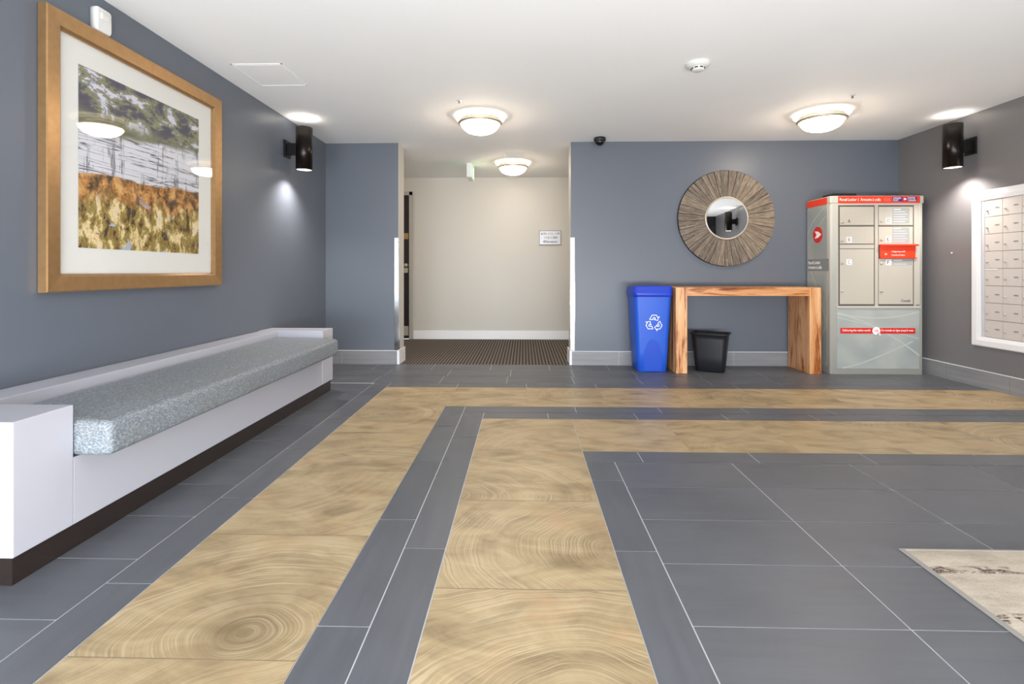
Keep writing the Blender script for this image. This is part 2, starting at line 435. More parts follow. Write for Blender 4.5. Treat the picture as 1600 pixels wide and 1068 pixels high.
ORI = {'front': Matrix(((1, 0, 0), (0, 0, -1), (0, 1, 0))),      # faces -y
       'west': Matrix(((0, 0, -1), (-1, 0, 0), (0, 1, 0))),      # faces -x
       'east': Matrix(((0, 0, 1), (1, 0, 0), (0, 1, 0)))}        # faces +x
def text(name, body, mat, parent, ori, c, w, h, depth=0.0006, extra=0.0):
    """lettering fitted in a w x h box whose centre is c (parent space)"""
    cu = bpy.data.curves.new(name, 'FONT'); cu.body = body; cu.align_x = 'CENTER'; cu.extrude = depth; cu.size = 1
    cu.space_line = 0.95; cu.offset = extra; cu.resolution_u = 4
    tmp = bpy.data.objects.new('tmp', cu); COL.objects.link(tmp)
    dg = bpy.context.evaluated_depsgraph_get(); dg.update()
    me = bpy.data.meshes.new_from_object(tmp.evaluated_get(dg)); me.name = name
    bpy.data.objects.remove(tmp); bpy.data.curves.remove(cu)
    xs = [v.co.x for v in me.vertices]; ys = [v.co.y for v in me.vertices]
    mx, my = (min(xs) + max(xs)) / 2, (min(ys) + max(ys)) / 2
    sx = w / (max(xs) - min(xs)); sy = h / (max(ys) - min(ys)) if h else sx
    R = ORI[ori]
    for v in me.vertices:
        p = Vector(((v.co.x - mx) * sx, (v.co.y - my) * sy, v.co.z))
        v.co = R @ p
    me.materials.clear(); me.materials.append(M[mat])
    o = bpy.data.objects.new(name, me); COL.objects.link(o); o.location = c
    if parent: o.parent = parent
    return o
def ribbon(mb, pts, w, ori, c, depth=0.0008, closed=False, mi=0):
    """flat strip along 2-D points, w wide, in a plane"""
    R = ORI[ori]; C = Vector(c); n = len(pts); P = [Vector(p) for p in pts]; vs = []
    for i, p in enumerate(P):
        a = P[(i - 1) % n] if (closed or i > 0) else p; b = P[(i + 1) % n] if (closed or i < n - 1) else p
        d1 = (p - a); d2 = (b - p)
        if d1.length < 1e-9: d1 = d2
        if d2.length < 1e-9: d2 = d1
        d1.normalize(); d2.normalize(); nm = Vector((-(d1 + d2).y, (d1 + d2).x))
        if nm.length < 1e-6: nm = Vector((-d1.y, d1.x))
        nm.normalize(); k = max(0.35, nm.dot(Vector((-d1.y, d1.x)))); nm = nm * (w / 2 / k)
        for q in (p + nm, p - nm):
            for z in (0, depth): vs.append(tuple(C + R @ Vector((q.x, q.y, z))))
    fs = []
    for i in range(n if closed else n - 1):
        a = 4 * i; b = 4 * ((i + 1) % n)
        fs += [(a + 1, a + 3, b + 3, b + 1), (a, b, b + 2, a + 2), (a, a + 1, b + 1, b), (a + 2, b + 2, b + 3, a + 3)]
    if not closed: fs += [(0, 2, 3, 1), (4 * n - 4, 4 * n - 3, 4 * n - 1, 4 * n - 2)]
    mb.add(vs, fs, mi); return mb
def plate(mb, pts, ori, c, depth=0.0008, mi=0):
    """extruded 2-D polygon"""
    R = ORI[ori]; C = Vector(c); n = len(pts)
    lo = [tuple(C + R @ Vector((p[0], p[1], 0))) for p in pts]; hi = [tuple(C + R @ Vector((p[0], p[1], depth))) for p in pts]
    mb.add(lo + hi, [list(range(n))[::-1], [n + i for i in range(n)]] + [(i, (i + 1) % n, n + (i + 1) % n, n + i) for i in range(n)], mi)
    return mb
def circ(r, n=32, cx=0, cy=0, rx=None): return [(cx + (rx or r) * math.cos(2 * PI * i / n), cy + r * math.sin(2 * PI * i / n)) for i in range(n)]
def rrect(hx, hy, r, n=6, cx=0, cy=0):
    out = []
    for sx, sy, a0 in ((1, 1, 0), (-1, 1, 1), (-1, -1, 2), (1, -1, 3)):
        for k in range(n + 1):
            a = (a0 + k / n) * PI / 2; out.append((cx + sx * (hx - r) + r * math.cos(a), cy + sy * (hy - r) + r * math.sin(a)))
    return out
# ================================================================ ROOM SHELL
T = 0.12
struct(MB().box(XL - 0.02, XR + 0.02, YF - 0.02, YB + 0.0, -0.05, -0.0015).build('floor_slab', 'grout'))
# tiles
def floor_tiles():
    vs, fs, mi, uvs, rnd = [], [], [], [], []
    rr = random.Random(3)
    def tile(x0, x1, y0, y1, kind, rot=False):
        g = (0.0016 if kind == 1 else 0.0021)
        x0, x1, y0, y1 = [v * U for v in (x0, x1, y0, y1)]
        ax, bx, ay, by = x0 + g, x1 - g, y0 + g, y1 - g
        ax, bx = max(ax, XL), min(bx, XR); ay, by = max(ay, YF), min(by, YB)
        if bx - ax < 0.004 or by - ay < 0.004: return
        b = len(vs); vs.extend([(ax, ay, 0), (bx, ay, 0), (bx, by, 0), (ax, by, 0)]); fs.append((b, b + 1, b + 2, b + 3)); mi.append(kind)
        cx, cy = (x0 + x1) / 2, (y0 + y1) / 2
        loc = [(ax - cx, ay - cy), (bx - cx, ay - cy), (bx - cx, by - cy), (ax - cx, by - cy)]
        if rot: loc = [(v, u) for u, v in loc]
        uvs.append(loc); r = (rr.random(), rr.random())
        if kind == 1 and abs(cx - 0.305) < .01 and abs(cy + 2.745) < .01: r = (0.63, 0.27)   # the tile with the clear heart
        rnd.append(r)
    G, Wd = 0, 1
    YMIN = YF / U - 0.01; XMAX = XR / U + 0.01; XMIN = XL / U - 0.01
    k = 0
    while -k - 1 > YMIN - 1: tile(0, 1, -k - 1, -k, Wd); k += 1
    k = 1
    while k < XMAX: tile(k, k + 1, -1, 0, Wd); k += 1
    k = 0
    while -2.5 - k > YMIN - 1: tile(1.5, 2.5, -2.5 - k, -1.5 - k, Wd); k += 1
    k = 0
    while 2.5 + k < XMAX: tile(2.5 + k, 3.5 + k, -2.5, -1.5, Wd); k += 1
    # strips between the two bands
    ys = [-1.0] + [-1.79 - i for i in range(14)]
    for a, b in zip(ys[1:], ys): tile(1, 1.25, a, b, G, True)
    ys = [-1.25] + [-2.13 - i for i in range(14)]
    for a, b in zip(ys[1:], ys): tile(1.25, 1.5, a, b, G, True)
    xs = [1.25] + [2.58 + i for i in range(8)]
    for a, b in zip(xs, xs[1:]): tile(a, b, -1.25, -1, G)
    xs = [1.5] + [2.24 + i for i in range(8)]
    for a, b in zip(xs, xs[1:]): tile(a, b, -1.5, -1.25, G)
    # inner field
    ys = [-2.75] + [-3.13 - i for i in range(14)]
    for a, b in zip(ys[1:], ys): tile(2.5, 2.75, a, b, G, True)
    xs = [2.5, 3.0] + [4.0 + i for i in range(7)]
    for a, b in zip(xs, xs[1:]): tile(a, b, -2.75, -2.5, G)
    for j in range(18):
        for i in range(7): tile(2.75 + i, 3.75 + i, -3.25 - 0.5 * j, -2.75 - 0.5 * j, G)
    # left border
    ys = [0.25, -0.46] + [-1.5 - i for i in range(12)]
    for a, b in zip(ys[1:], ys): tile(-0.25, 0, a, b, G, True)
    for j in range(26):
        y1 = 0.22 - 0.5 * j
        tile(-1.25, -0.25, y1 - 0.5, y1, G); tile(-2.25, -1.25, y1 - 0.5, y1, G)
    # back border
    xs = [0.0] + [1.0 + i for i in range(9)]
    for a, b in zip(xs, xs[1:]): tile(a, b, 0, 0.25, G)
    for y0, y1, o in ((0.25, 0.75, 0.71), (0.75, 1.25, 0.75), (1.25, 1.75, 0.4)):
        for i in range(-3, 9): tile(o + i, o + i + 1, y0, y1, G)
    me = bpy.data.meshes.new('floor'); me.from_pydata(vs, [], fs)
    u1 = me.uv_layers.new(name='tile'); u2 = me.uv_layers.new(name='rand')
    for p, loc, r, m in zip(me.polygons, uvs, rnd, mi):
        p.material_index = m
        for q, li in zip(loc, p.loop_indices): u1.data[li].uv = q; u2.data[li].uv = r
    me.materials.append(M['grey_tile']); me.materials.append(M['wood_tile'])
    o = bpy.data.objects.new('floor', me); COL.objects.link(o); return struct(o)
fl = floor_tiles()
# tan grout under the wood-look bands
g = MB()
for x0, x1, y0, y1 in ((0, 1, -10.2, 0), (1, XR / U, -1, 0), (1.5, 2.5, -10.2, -1.5), (2.5, XR / U, -2.5, -1.5)):
    g.box(x0 * U + .003, min(x1 * U, XR), max(y0 * U, YF), y1 * U - .003, -0.0014, -0.0008)
struct(g.build('grout_tan', 'grout_tan', fl, fix=False))
struct(MB().box(-3.2, XR + 0.2, YB, YC2 + 0.0, -0.05, 0.001).build('carpet_floor', 'carpet'))
struct(MB().box(-3.2, XR + 0.3, YF - 0.15, YC2 + 0.15, ZC, ZC + 0.1).build('ceiling', 'ceiling'))
struct(MB().box(XL - T, XL, YF - 0.12, YB, 0, ZC).build('wall_left', 'blue_wall'))
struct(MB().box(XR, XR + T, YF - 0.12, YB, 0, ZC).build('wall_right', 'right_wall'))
# back wall pieces: blue towards the lobby, cream towards the corridor and in the opening
mis = [1, 1, 0, 1, 1, 1]
struct(MB().box(-3.2, OX0, YB, YC1, 0, ZC, mis=mis).build('wall_back_left', ['blue_wall', 'cream_wall'], bevel=0.002))
struct(MB().box(OX1, XR + T, YB, YC1, 0, ZC, mis=mis).build('wall_back_right', ['blue_wall', 'cream_wall'], bevel=0.002))
struct(MB().box(-3.2, -1.40, YC2, YC2 + 0.12, 0, ZC).box(-0.51, XR + T, YC2, YC2 + 0.12, 0, ZC).box(-1.40, -0.51, YC2, YC2 + 0.12, 2.14, ZC).build('wall_corridor_far', 'cream_wall'))
struct(MB().box(-3.3, -3.2, YB, YC2 + 0.1, 0, ZC).build('wall_corridor_left', 'cream_wall'))
struct(MB().box(XR, XR + T, YC1, YC2 + 0.12, 0, ZC).build('wall_corridor_right', 'cream_wall'))
# entrance wall with glazing, behind the camera
GX0, GX1, GZ = -0.8, 2.4, 2.2
struct(MB().box(XL - T, GX0, YF - 0.12, YF, 0, ZC).box(GX1, XR + T, YF - 0.12, YF, 0, ZC).box(GX0, GX1, YF - 0.12, YF, GZ, ZC).build('wall_front', 'charcoal_wall'))
wf = MB(); 
for x in (GX0 + .03, 0.3, 1.4, GX1 - .03): wf.box(x - 0.03, x + 0.03, YF - 0.10, YF - 0.03, 0, GZ)
wf.box(GX0, GX1, YF - 0.10, YF - 0.03, 0, 0.10); wf.box(GX0, GX1, YF - 0.10, YF - 0.03, GZ - 0.06, GZ)
win = struct(wf.build('window_1', 'alu'))
pn = MB().box(GX0, GX1, YF - 0.07, YF - 0.064, 0.05, GZ).build('glass_pane', 'glass', win, origin=tuple(win.location)); pn.location = (0, 0, 0); 
struct(MB().box(-8, 10, YF - 12, YF - 0.12, -0.1, -0.02).build('pavement', 'concrete'))

# tiled baseboards with a thin pale top trim
def base_run(name, p0, p1, first, out, trim=True):
    """run from p0 to p1 (2-D), joints every U from distance first; out = outward 2-D normal"""
    P0, P1 = Vector(p0), Vector(p1); d = (P1 - P0); L = d.length; d.normalize(); n = Vector(out); mb = MB()
    cuts = [0.0]; s = first
    while s < L - 0.02:
        if s > 0.02: cuts.append(s)
        s += U
    cuts.append(L)
    def bx(s0, s1, t0, t1, z0, z1, mi):
        a = P0 + d * s0 + n * t0; b = P0 + d * s1 + n * t1
        mb.box(a.x, b.x, a.y, b.y, z0, z1, mi)
    bx(0, L, 0, 0.008, 0, 0.146, 1)
    for a, b in zip(cuts, cuts[1:]): bx(a + (0.0015 if a > 0 else 0), b - (0.0015 if b < L else 0), 0.0, 0.011, 0.001, 0.146, 0)
    bx(0, L, 0, 0.013, 0.146, 0.151, 2)
    return struct(mb.build(name, ['base_tile', 'grout', 'white_trim'], fix=False))
base_run('baseboard_back_left', (-0.98 + .02, YB), (OX0 - 0.0, YB), 0.18, (0, -1))
base_run('baseboard_back_right', (OX1 + 0.012, YB), (XR, YB), 0.50, (0, -1))
base_run('baseboard_right', (XR, YB), (XR, YF), 0.61, (-1, 0))
base_run('baseboard_left_rear', (XL, YF), (XL, -2.775), 0.3, (1, 0))
base_run('baseboard_left_front', (XL, -0.105), (XL, YB), 0.5, (1, 0))
# white wooden baseboards: corridor and opening returns
struct(MB().box(-0.45, XR, YC2 - 0.014, YC2, 0.001, 0.128).build('baseboard_corridor', 'white_trim', bevel=0.003))
struct(MB().box(OX0, OX0 + 0.014, YB - 0.013, YC1 + 0.013, 0.0015, 0.155).box(OX0 - 0.6, OX0 + 0.014, YC1, YC1 + 0.013, 0.0015, 0.155).box(OX0 - 0.012, OX0 + 0.014, YB - 0.013, YB, 0.0015, 0.151).build('baseboard_opening_left', 'white_trim', bevel=0.002))
struct(MB().box(OX1 - 0.014, OX1, YB - 0.013, YC1 + 0.013, 0.0015, 0.155).box(OX1 - 0.014, OX1 + 0.9, YC1, YC1 + 0.013, 0.0015, 0.155).box(OX1 - 0.014, OX1 + 0.012, YB - 0.013, YB, 0.0015, 0.151).build('baseboard_opening_right', 'white_trim', bevel=0.002))
# corridor door
df = MB().box(-0.51, -0.458, YC2 - 0.02, YC2 + 0.10, 0.0015, 2.19).box(-1.452, -1.40, YC2 - 0.02, YC2 + 0.10, 0.0015, 2.19).box(-1.452, -0.458, YC2 - 0.02, YC2 + 0.10, 2.14, 2.19)
dr = struct(df.build('door_1', 'door_frame', bevel=0.003, origin=(-0.95, YC2, 0)))
def ch(o, par):            # parent a mesh already built in world coordinates
    o.parent = par; o.location = Vector(o.location) - Vector(par.location); return o
ch(MB().box(-1.3995, -0.5105, YC2 + 0.03, YC2 + 0.075, 0.0015, 2.139).build('door_leaf', 'door_dark'), dr)
ch(MB().box(-1.37, -0.53, YC2 + 0.026, YC2 + 0.030, 0.05, 0.19).build('kick_plate', 'door_frame'), dr)
ch(MB().lathe([(0, -0.05), (0.02, -0.05), (0.028, -0.035), (0.022, -0.012), (0.012, -0.008), (0.03, 0), ], 24, c=(-0.563, YC2 + 0.03, 1.10), axis='y').build('door_knob', 'nickel'), dr)
ch(MB().box(-0.595, -0.535, YC2 + 0.012, YC2 + 0.03, 0.985, 1.06).build('door_lock', 'nickel', bevel=0.004), dr)
ch(MB().box(-0.62, -0.53, YC2 + 0.022, YC2 + 0.03, 1.49, 1.58).build('number_plate', 'brass', bevel=0.002), dr)

# ================================================================ CORNER GUARDS
for sx, ox, lab in ((-1, OX0, 'shiny clear strip guarding the left corner of the corridor opening'), (1, OX1, 'shiny clear strip guarding the right corner of the corridor opening')):
    g = MB(); w = 0.042
    g.box(ox, ox + sx * w, YB - 0.004, YB - 0.0005, 0.153, 1.371)
    g.box(ox - sx * 0.0005, ox - sx * 0.004, YB - 0.004, YB + w, 0.157, 1.371)
    tag(g.build('corner_guard', 'steel'), lab, 'corner guard', 'corner guards at the corridor opening')

# ================================================================ BENCH
BX, BY0, BY1 = -0.432, -2.773, -0.108
b = thing('bench', (-0.7, -1.44, 0), 'long white painted built-in bench with side blocks and dark plinth', 'bench')
def kid(mb, name, mats, par, bevel=0.0, seg=2, fix=True):
    return mb.build(name, mats, par, bevel, seg, origin=tuple(par_world(par)), fix=fix) if True else None
def par_world(o):
    p = Vector(o.location)
    while o.parent: o = o.parent; p += Vector(o.location)
    return p
def kid(mb, name, mats, par, bevel=0.0, seg=2, fix=True, label=None):
    o = mb.build(name, mats, par, bevel, seg, origin=tuple(par_world(par)), fix=fix); o.location = (0, 0, 0)
    if label: o['label'] = label
    return o
XW = XL + 0.001
kid(MB().box(XW, BX, BY0, -2.558, 0.09, 0.525), 'end_block', 'bench_white', b, 0.003)
kid(MB().box(XW, BX, -0.322, BY1, 0.09, 0.525), 'end_block', 'bench_white', b, 0.003)
kid(MB().box(XW, -0.80, -2.5565, -0.3235, 0.09, 0.520), 'back_ledge', 'bench_white', b, 0.003)
kid(MB().box(-0.80, BX - 0.001, -2.5565, -0.3235, 0.09, 0.333), 'seat_box', 'bench_white', b, 0.002)
kid(MB().box(XW, -0.504, BY0 + 0.0, -0.15, 0.0005, 0.09).box(-0.504, -0.434, BY0 + 0.0, -2.7, 0.0005, 0.09) if False else MB().box(XW, -0.440, BY0 + 0.006, BY1 - 0.03, 0.0005, 0.09), 'plinth', 'kick', b, 0.0, label='dark bronze plinth')
# cushion: its own thing, rests on the seat
def cushion():
    nx, ny = 10, 60; x0, x1, y0, y1, z0, z1 = -0.797, -0.300, -2.553, -0.327, 0.335, 0.476
    bm = bmesh.new(); bmesh.ops.create_cube(bm, size=1)
    for v in bm.verts: v.co = Vector((x0 + (v.co.x + .5) * (x1 - x0), y0 + (v.co.y + .5) * (y1 - y0), z0 + (v.co.z + .5) * (z1 - z0)))
    bmesh.ops.bevel(bm, geom=list(bm.edges), offset=0.028, segments=4, profile=0.6, affect='EDGES')
    for v in bm.verts:
        fx = (v.co.x - x0) / (x1 - x0)
        if v.co.z > z0 + 0.07: v.co.z -= 0.016 * max(0, (fx - 0.5) / 0.5) ** 2
    c = Vector(((x0 + x1) / 2, (y0 + y1) / 2, z0))
    for v in bm.verts: v.co -= c
    me = bpy.data.meshes.new('bench_cushion'); bm.to_mesh(me); bm.free(); me.materials.append(M['fabric'])
    for p in me.polygons: p.use_smooth = True
    o = bpy.data.objects.new('bench_cushion', me); COL.objects.link(o); o.location = c
    return tag(o, 'long grey textured seat cushion lying on the white bench', 'cushion')
cushion()

# ================================================================ FRAMED PICTURE
fx0 = XL + 0.004; FX = XL + 0.045; y0, y1, z0, z1 = -2.165, -0.877, 0.912, 2.203
p = thing('framed_picture', (XL, (y0 + y1) / 2, z0), 'large square abstract picture in a gold frame above the bench', 'picture')
fb = MB(); fw = 0.083
# bevelled mitred frame moulding: profile (distance from outer edge, x)
prof = [(0, fx0), (0, FX - 0.004), (0.006, FX), (0.07, FX - 0.006), (fw, FX - 0.016), (fw, fx0)]
rings = []
for dd, xx in prof: rings.append([(xx, y0 + dd, z0 + dd), (xx, y1 - dd, z0 + dd), (xx, y1 - dd, z1 - dd), (xx, y0 + dd, z1 - dd)])
fb.loft(rings + [rings[0]], smooth=False, cap0=False, cap1=False)
kid(fb, 'frame', 'gold', p)
kid(MB().box(fx0, FX - 0.030, y0 + fw - 0.003, y1 - fw + 0.003, z0 + fw - 0.003, z1 - fw + 0.003), 'mat_board', 'mat_board', p)
ay0, ay1, az0, az1 = -1.977, -1.090, 1.122, 2.006
am = bpy.data.meshes.new('art_print'); X_ = FX - 0.0285
am.from_pydata([(X_ - XL, y - (y0 + y1) / 2, z - z0) for y, z in ((ay0, az0), (ay1, az0), (ay1, az1), (ay0, az1))], [], [(0, 1, 2, 3)])
ul = am.uv_layers.new(name='art')
for li, q in zip(am.polygons[0].loop_indices, ((0, 0), (1, 0), (1, 1), (0, 1))): ul.data[li].uv = q
am.materials.append(M['art']); ao = bpy.data.objects.new('art_print', am); COL.objects.link(ao); ao.parent = p
gp = MB(); gp.add([(FX - 0.018, y, z) for y, z in ((y0 + fw, z0 + fw), (y1 - fw, z0 + fw), (y1 - fw, z1 - fw), (y0 + fw, z1 - fw))], [(0, 1, 2, 3)])
kid(gp, 'picture_glass', 'art_glass', p, fix=False)

# wall alarm above the picture
a = thing('wall_alarm', (XL, -1.85, 2.21), 'white rounded alarm box high on the wall above the picture', 'alarm')
mb = MB(); rr_ = [(yy, zz) for yy, zz in rrect(0.045, 0.062, 0.016)]
mb.loft([[(XL + 0.001, -1.85 + q[0], 2.272 + q[1]) for q in rr_], [(XL + 0.030, -1.85 + q[0], 2.272 + q[1]) for q in rr_], [(XL + 0.038, -1.85 + q[0] * .88, 2.272 + q[1] * .9) for q in rr_]])
kid(mb, 'housing', 'off_white', a)
kid(MB().box(XL + 0.037, XL + 0.046, -1.875, -1.825, 2.275, 2.305), 'strobe', 'off_white', a, 0.003)

# ================================================================ WALL SCONCES
def sconce(side, y, label):
    s = 1 if side == 'L' else -1
    xw = XL if side == 'L' else XR; cx = xw + s * 0.165; zb, zt = 1.925, 2.310; R = 0.072
    o = thing('wall_sconce', (xw, y, zb), label, 'wall light', 'up and down wall sconces')
    kid(MB().lathe([(R - 0.004, zb + 0.03), (R - 0.004, zb), (R, zb), (R, zt), (R - 0.004, zt), (R - 0.004, zt - 0.03)], 48, c=(cx, y, 0)), 'cylinder', 'sconce_metal', o)
    kid(MB().box(xw + s * 0.001, xw + s * 0.018, y - 0.055, y + 0.055, 2.04, 2.19).box(xw + s * 0.018, cx - s * (R - 0.006), y - 0.030, y + 0.030, 2.065, 2.165), 'bracket', 'black_metal', o, 0.002)
    kid(MB().lathe([(0.0, zb + 0.006), (R - 0.005, zb + 0.006)], 40, c=(cx, y, 0)), 'lower_lens', 'spot_lens', o, fix=False)
    kid(MB().lathe([(0.0, zt - 0.006), (R - 0.005, zt - 0.006)], 40, c=(cx, y, 0)), 'upper_lens', 'spot_lens', o, fix=False)
    for nm, z, rx, e, ang in (('sconce_down_light', zb + 0.002, 0, SPOT_D, 128), ('sconce_up_light', zt - 0.002, PI, SPOT_U, 150)):
        l = bpy.data.lights.new(nm, 'SPOT'); l.energy = e; l.spot_size = math.radians(ang); l.spot_blend = 0.8; l.shadow_soft_size = 0.012; l.color = (1.0, 0.93, 0.86)
        q = bpy.data.objects.new(nm, l); COL.objects.link(q); q.location = (s * 0.165, 0, z - zb); q.rotation_euler = (rx, 0, 0); q.parent = o
    return o
t = NT('sconce_brushed_bronze'); oc = t.coord(); gz = t.noise(t.mapping(oc, (3, 3, 220)), 1, 2)
M['sconce_metal'] = t.fin(t.mix(gz, lin(34, 31, 29), lin(48, 43, 40)), 0.28, 0.85)
sconce('L', 0.155, 'black cylinder wall light beside the gold-framed picture')
sconce('R', 0.195, 'black cylinder wall light above the mailboxes')
sconce('R', -4.1, 'black cylinder wall light seen only in the round mirror')

# ================================================================ CEILING LAMPS
def ceiling_lamp(x, y, label):
    o = thing('ceiling_lamp', (x, y, ZC), label, 'ceiling light', 'round flush ceiling lamps')
    z = ZC - 0.0005
    kid(MB().lathe([(0.0, z - 0.004), (0.20, z - 0.004), (0.215, z - 0.010), (0.222, z - 0.024), (0.212, z - 0.028), (0.0, z - 0.028)], 64, c=(x, y, 0)), 'rim_glass', 'lamp_rim', o)
    kid(MB().lathe([(0.155, z - 0.030), (0.178, z - 0.032), (0.182, z - 0.042), (0.172, z - 0.046), (0.155, z - 0.046)], 64, c=(x, y, 0)), 'upper_ring', 'nickel', o)
    kid(MB().lathe([(0.165, z - 0.050), (0.192, z - 0.052), (0.198, z - 0.064), (0.192, z - 0.076), (0.168, z - 0.080), (0.165, z - 0.05)], 64, c=(x, y, 0)), 'lower_ring', 'nickel', o)
    pr = [(0.168 * math.cos(a * PI / 2 / 12) if a < 12 else 0.0, z - 0.074 - 0.088 * math.sin(a * PI / 2 / 12)) for a in range(13)]
    kid(MB().lathe([(0.168, z - 0.05)] + pr, 64, c=(x, y, 0)), 'glass_dome', 'lamp', o, label='glowing white glass dome')
    return o
L0 = ceiling_lamp(0.806, 0.15, 'glowing round ceiling lamp in the lobby just before the corridor opening')
dup(L0, (3.82, 0.13, ZC), 'glowing round ceiling lamp above the parcel locker and table')
dup(L0, (1.058, 2.05, ZC), 'glowing round ceiling lamp inside the corridor')
dup(L0, (3.9, 2.2, ZC), 'round ceiling lamp far right inside the corridor')
dup(L0, (-1.7, 2.2, ZC), 'added round ceiling lamp out of view far left inside the corridor')  # extra lamp added out of view to light the corridor

# ================================================================ CEILING SMALL THINGS
s = thing('smoke_detector', (2.365, -0.955, ZC), 'round white smoke detector on the ceiling', 'smoke detector')
kid(MB().lathe([(0, ZC - 0.0005), (0.078, ZC - 0.0005), (0.080, ZC - 0.008), (0.072, ZC - 0.014), (0.066, ZC - 0.022), (0.052, ZC - 0.030), (0, ZC - 0.030)], 48, c=(2.365, -0.955, 0)), 'base', 'off_white', s)
kid(MB().lathe([(0.044, ZC - 0.030), (0.040, ZC - 0.046), (0.030, ZC - 0.052), (0, ZC - 0.053)], 48, c=(2.365, -0.955, 0)), 'chamber', 'off_white', s)
sl = MB()
for k in range(8):
    an = k * PI / 4 + 0.2; cx, cy = 2.365 + 0.0425 * math.cos(an), -0.955 + 0.0425 * math.sin(an)
    d = Vector((-math.sin(an), math.cos(an))) * 0.011; n_ = Vector((math.cos(an), math.sin(an))) * 0.002
    vs = [(cx + sx * d.x + sn * n_.x, cy + sx * d.y + sn * n_.y, ZC - zz) for zz in (0.035, 0.042) for sx, sn in ((-1, -1), (1, -1), (1, 1), (-1, 1))]
    sl.add(vs, [(0, 1, 2, 3), (4, 7, 6, 5), (0, 4, 5, 1), (1, 5, 6, 2), (2, 6, 7, 3), (3, 7, 4, 0)])
kid(sl, 'vent_slots', 'dark_slot', s)
def sprinkler(x, y, label):
    o = thing('sprinkler_head', (x, y, ZC), label, 'sprinkler', 'small ceiling sprinkler heads')
    kid(MB().lathe([(0, ZC - 0.0005), (0.024, ZC - 0.0005), (0.022, ZC - 0.004), (0, ZC - 0.005)], 32, c=(x, y, 0)), 'escutcheon', 'off_white', o)
    kid(MB().lathe([(0, ZC - 0.005), (0.007, ZC - 0.005), (0.005, ZC - 0.018), (0.009, ZC - 0.020), (0.009, ZC - 0.022), (0, ZC - 0.022)], 16, c=(x, y, 0)), 'deflector', 'grey_ink', o)
    return o
sp = sprinkler(0.671, -0.27, 'tiny sprinkler head on the ceiling before the left lobby lamp')
dup(sp, (3.802, -0.31, ZC), 'tiny sprinkler head on the ceiling before the lamp near the parcel locker')
# dome camera
s = thing('security_camera', (1.99, 0.90, ZC), 'small black dome camera on the ceiling edge above the blue-grey wall', 'security camera')
kid(MB().lathe([(0, ZC - 0.0005), (0.058, ZC - 0.0005), (0.062, ZC - 0.006), (0.062, ZC - 0.032), (0.054, ZC - 0.040), (0, ZC - 0.040)], 40, c=(1.99, 0.9, 0)), 'base', 'black_plastic', s)
kid(MB().lathe([(0.048 * math.cos(i * PI / 20), ZC - 0.038 - 0.046 * math.sin(i * PI / 20)) for i in range(11)], 40, c=(1.99, 0.9, 0)), 'dome', 'smoked', s)
# access panel
s = thing('access_panel', (-0.60, -0.82, ZC), 'flat white square access panel in the ceiling near the left wall', 'access panel')
px0, px1, py0, py1 = -0.775, -0.425, -1.02, -0.625; z = ZC - 0.0005
kid(MB().box(px0, px1, py0, py0 + .009, z - .0025, z).box(px0, px1, py1 - .009, py1, z - .0025, z).box(px0, px0 + .009, py0, py1, z - .0025, z).box(px1 - .009, px1, py0, py1, z - .0025, z), 'frame', 'ceiling', s)
kid(MB().box(px0 + .02, px1 - .02, py0 + .02, py1 - .02, z - .002, z), 'panel', 'ceiling', s)
# ceiling vent
s = thing('ceiling_vent', (1.08, 1.66, ZC), 'white square air vent on the corridor ceiling', 'vent')
vx0, vx1, vy0, vy1 = 0.955, 1.205, 1.54, 1.78
kid(MB().box(vx0, vx1, vy0, vy0 + .016, z - .004, z).box(vx0, vx1, vy1 - .016, vy1, z - .004, z).box(vx0, vx0 + .016, vy0, vy1, z - .004, z).box(vx1 - .016, vx1, vy0, vy1, z - .004, z), 'frame', 'ceiling', s, 0.002)
mb = MB()
for k in range(6):
    yy = vy0 + 0.045 + k * 0.029
    mb.add([(vx0 + .03, yy, z - .004), (vx1 - .03, yy, z - .004), (vx1 - .03, yy + .02, z - .001), (vx0 + .03, yy + .02, z - .001)], [(0, 1, 2, 3)])
kid(mb, 'louvres', 'ceiling', s, fix=False)
# exit sign, hung edge-on
s = thing('exit_sign', (0.505, 2.13, ZC), 'green and white running-man exit sign hanging from the corridor ceiling', 'exit sign')
ex0, ex1, ey0, ey1, ez0, ez1 = 0.472, 0.536, 1.985, 2.275, 2.205, 2.385
kid(MB().box(ex0, ex1, ey0, ey1, ez0, ez1), 'housing', 'white_trim', s, 0.004)
kid(MB().box(0.49, 0.518, 2.08, 2.18, ez1, ZC - 0.0005), 'mount', 'white_trim', s)
for ori, xx in (('east', ex1), ('west', ex0)):
    sg = 1 if ori == 'east' else -1
    kid(MB().box(xx, xx + sg * 0.002, ey0 + .012, ey1 - .012, ez0 + .012, ez1 - .012), 'face', 'exit_green', s, label='lit green face')
    mb = MB(); c = (xx + sg * 0.002, (ey0 + ey1) / 2, (ez0 + ez1) / 2)
    plate(mb, circ(0.012, 16, 0.0, 0.052), ori, c)                                        # head
    plate(mb, [(-0.012, 0.035), (0.014, 0.035), (0.02, 0.0), (-0.008, -0.01)], ori, c)   # torso
    ribbon(mb, [(0.012, 0.03), (0.035, 0.012), (0.05, 0.02)], 0.009, ori, c)
    ribbon(mb, [(-0.01, 0.03), (-0.035, 0.022), (-0.04, 0.0)], 0.009, ori, c)
    ribbon(mb, [(0.012, 0.0), (0.035, -0.02), (0.03, -0.05)], 0.011, ori, c)
    ribbon(mb, [(0.0, -0.002), (-0.012, -0.035), (-0.045, -0.045)], 0.011, ori, c)
    plate(mb, [(0.062, -0.07), (0.11, -0.07), (0.11, 0.07), (0.062, 0.07)], ori, c)
    kid(mb, 'pictogram', 'exit_white', s, fix=False)

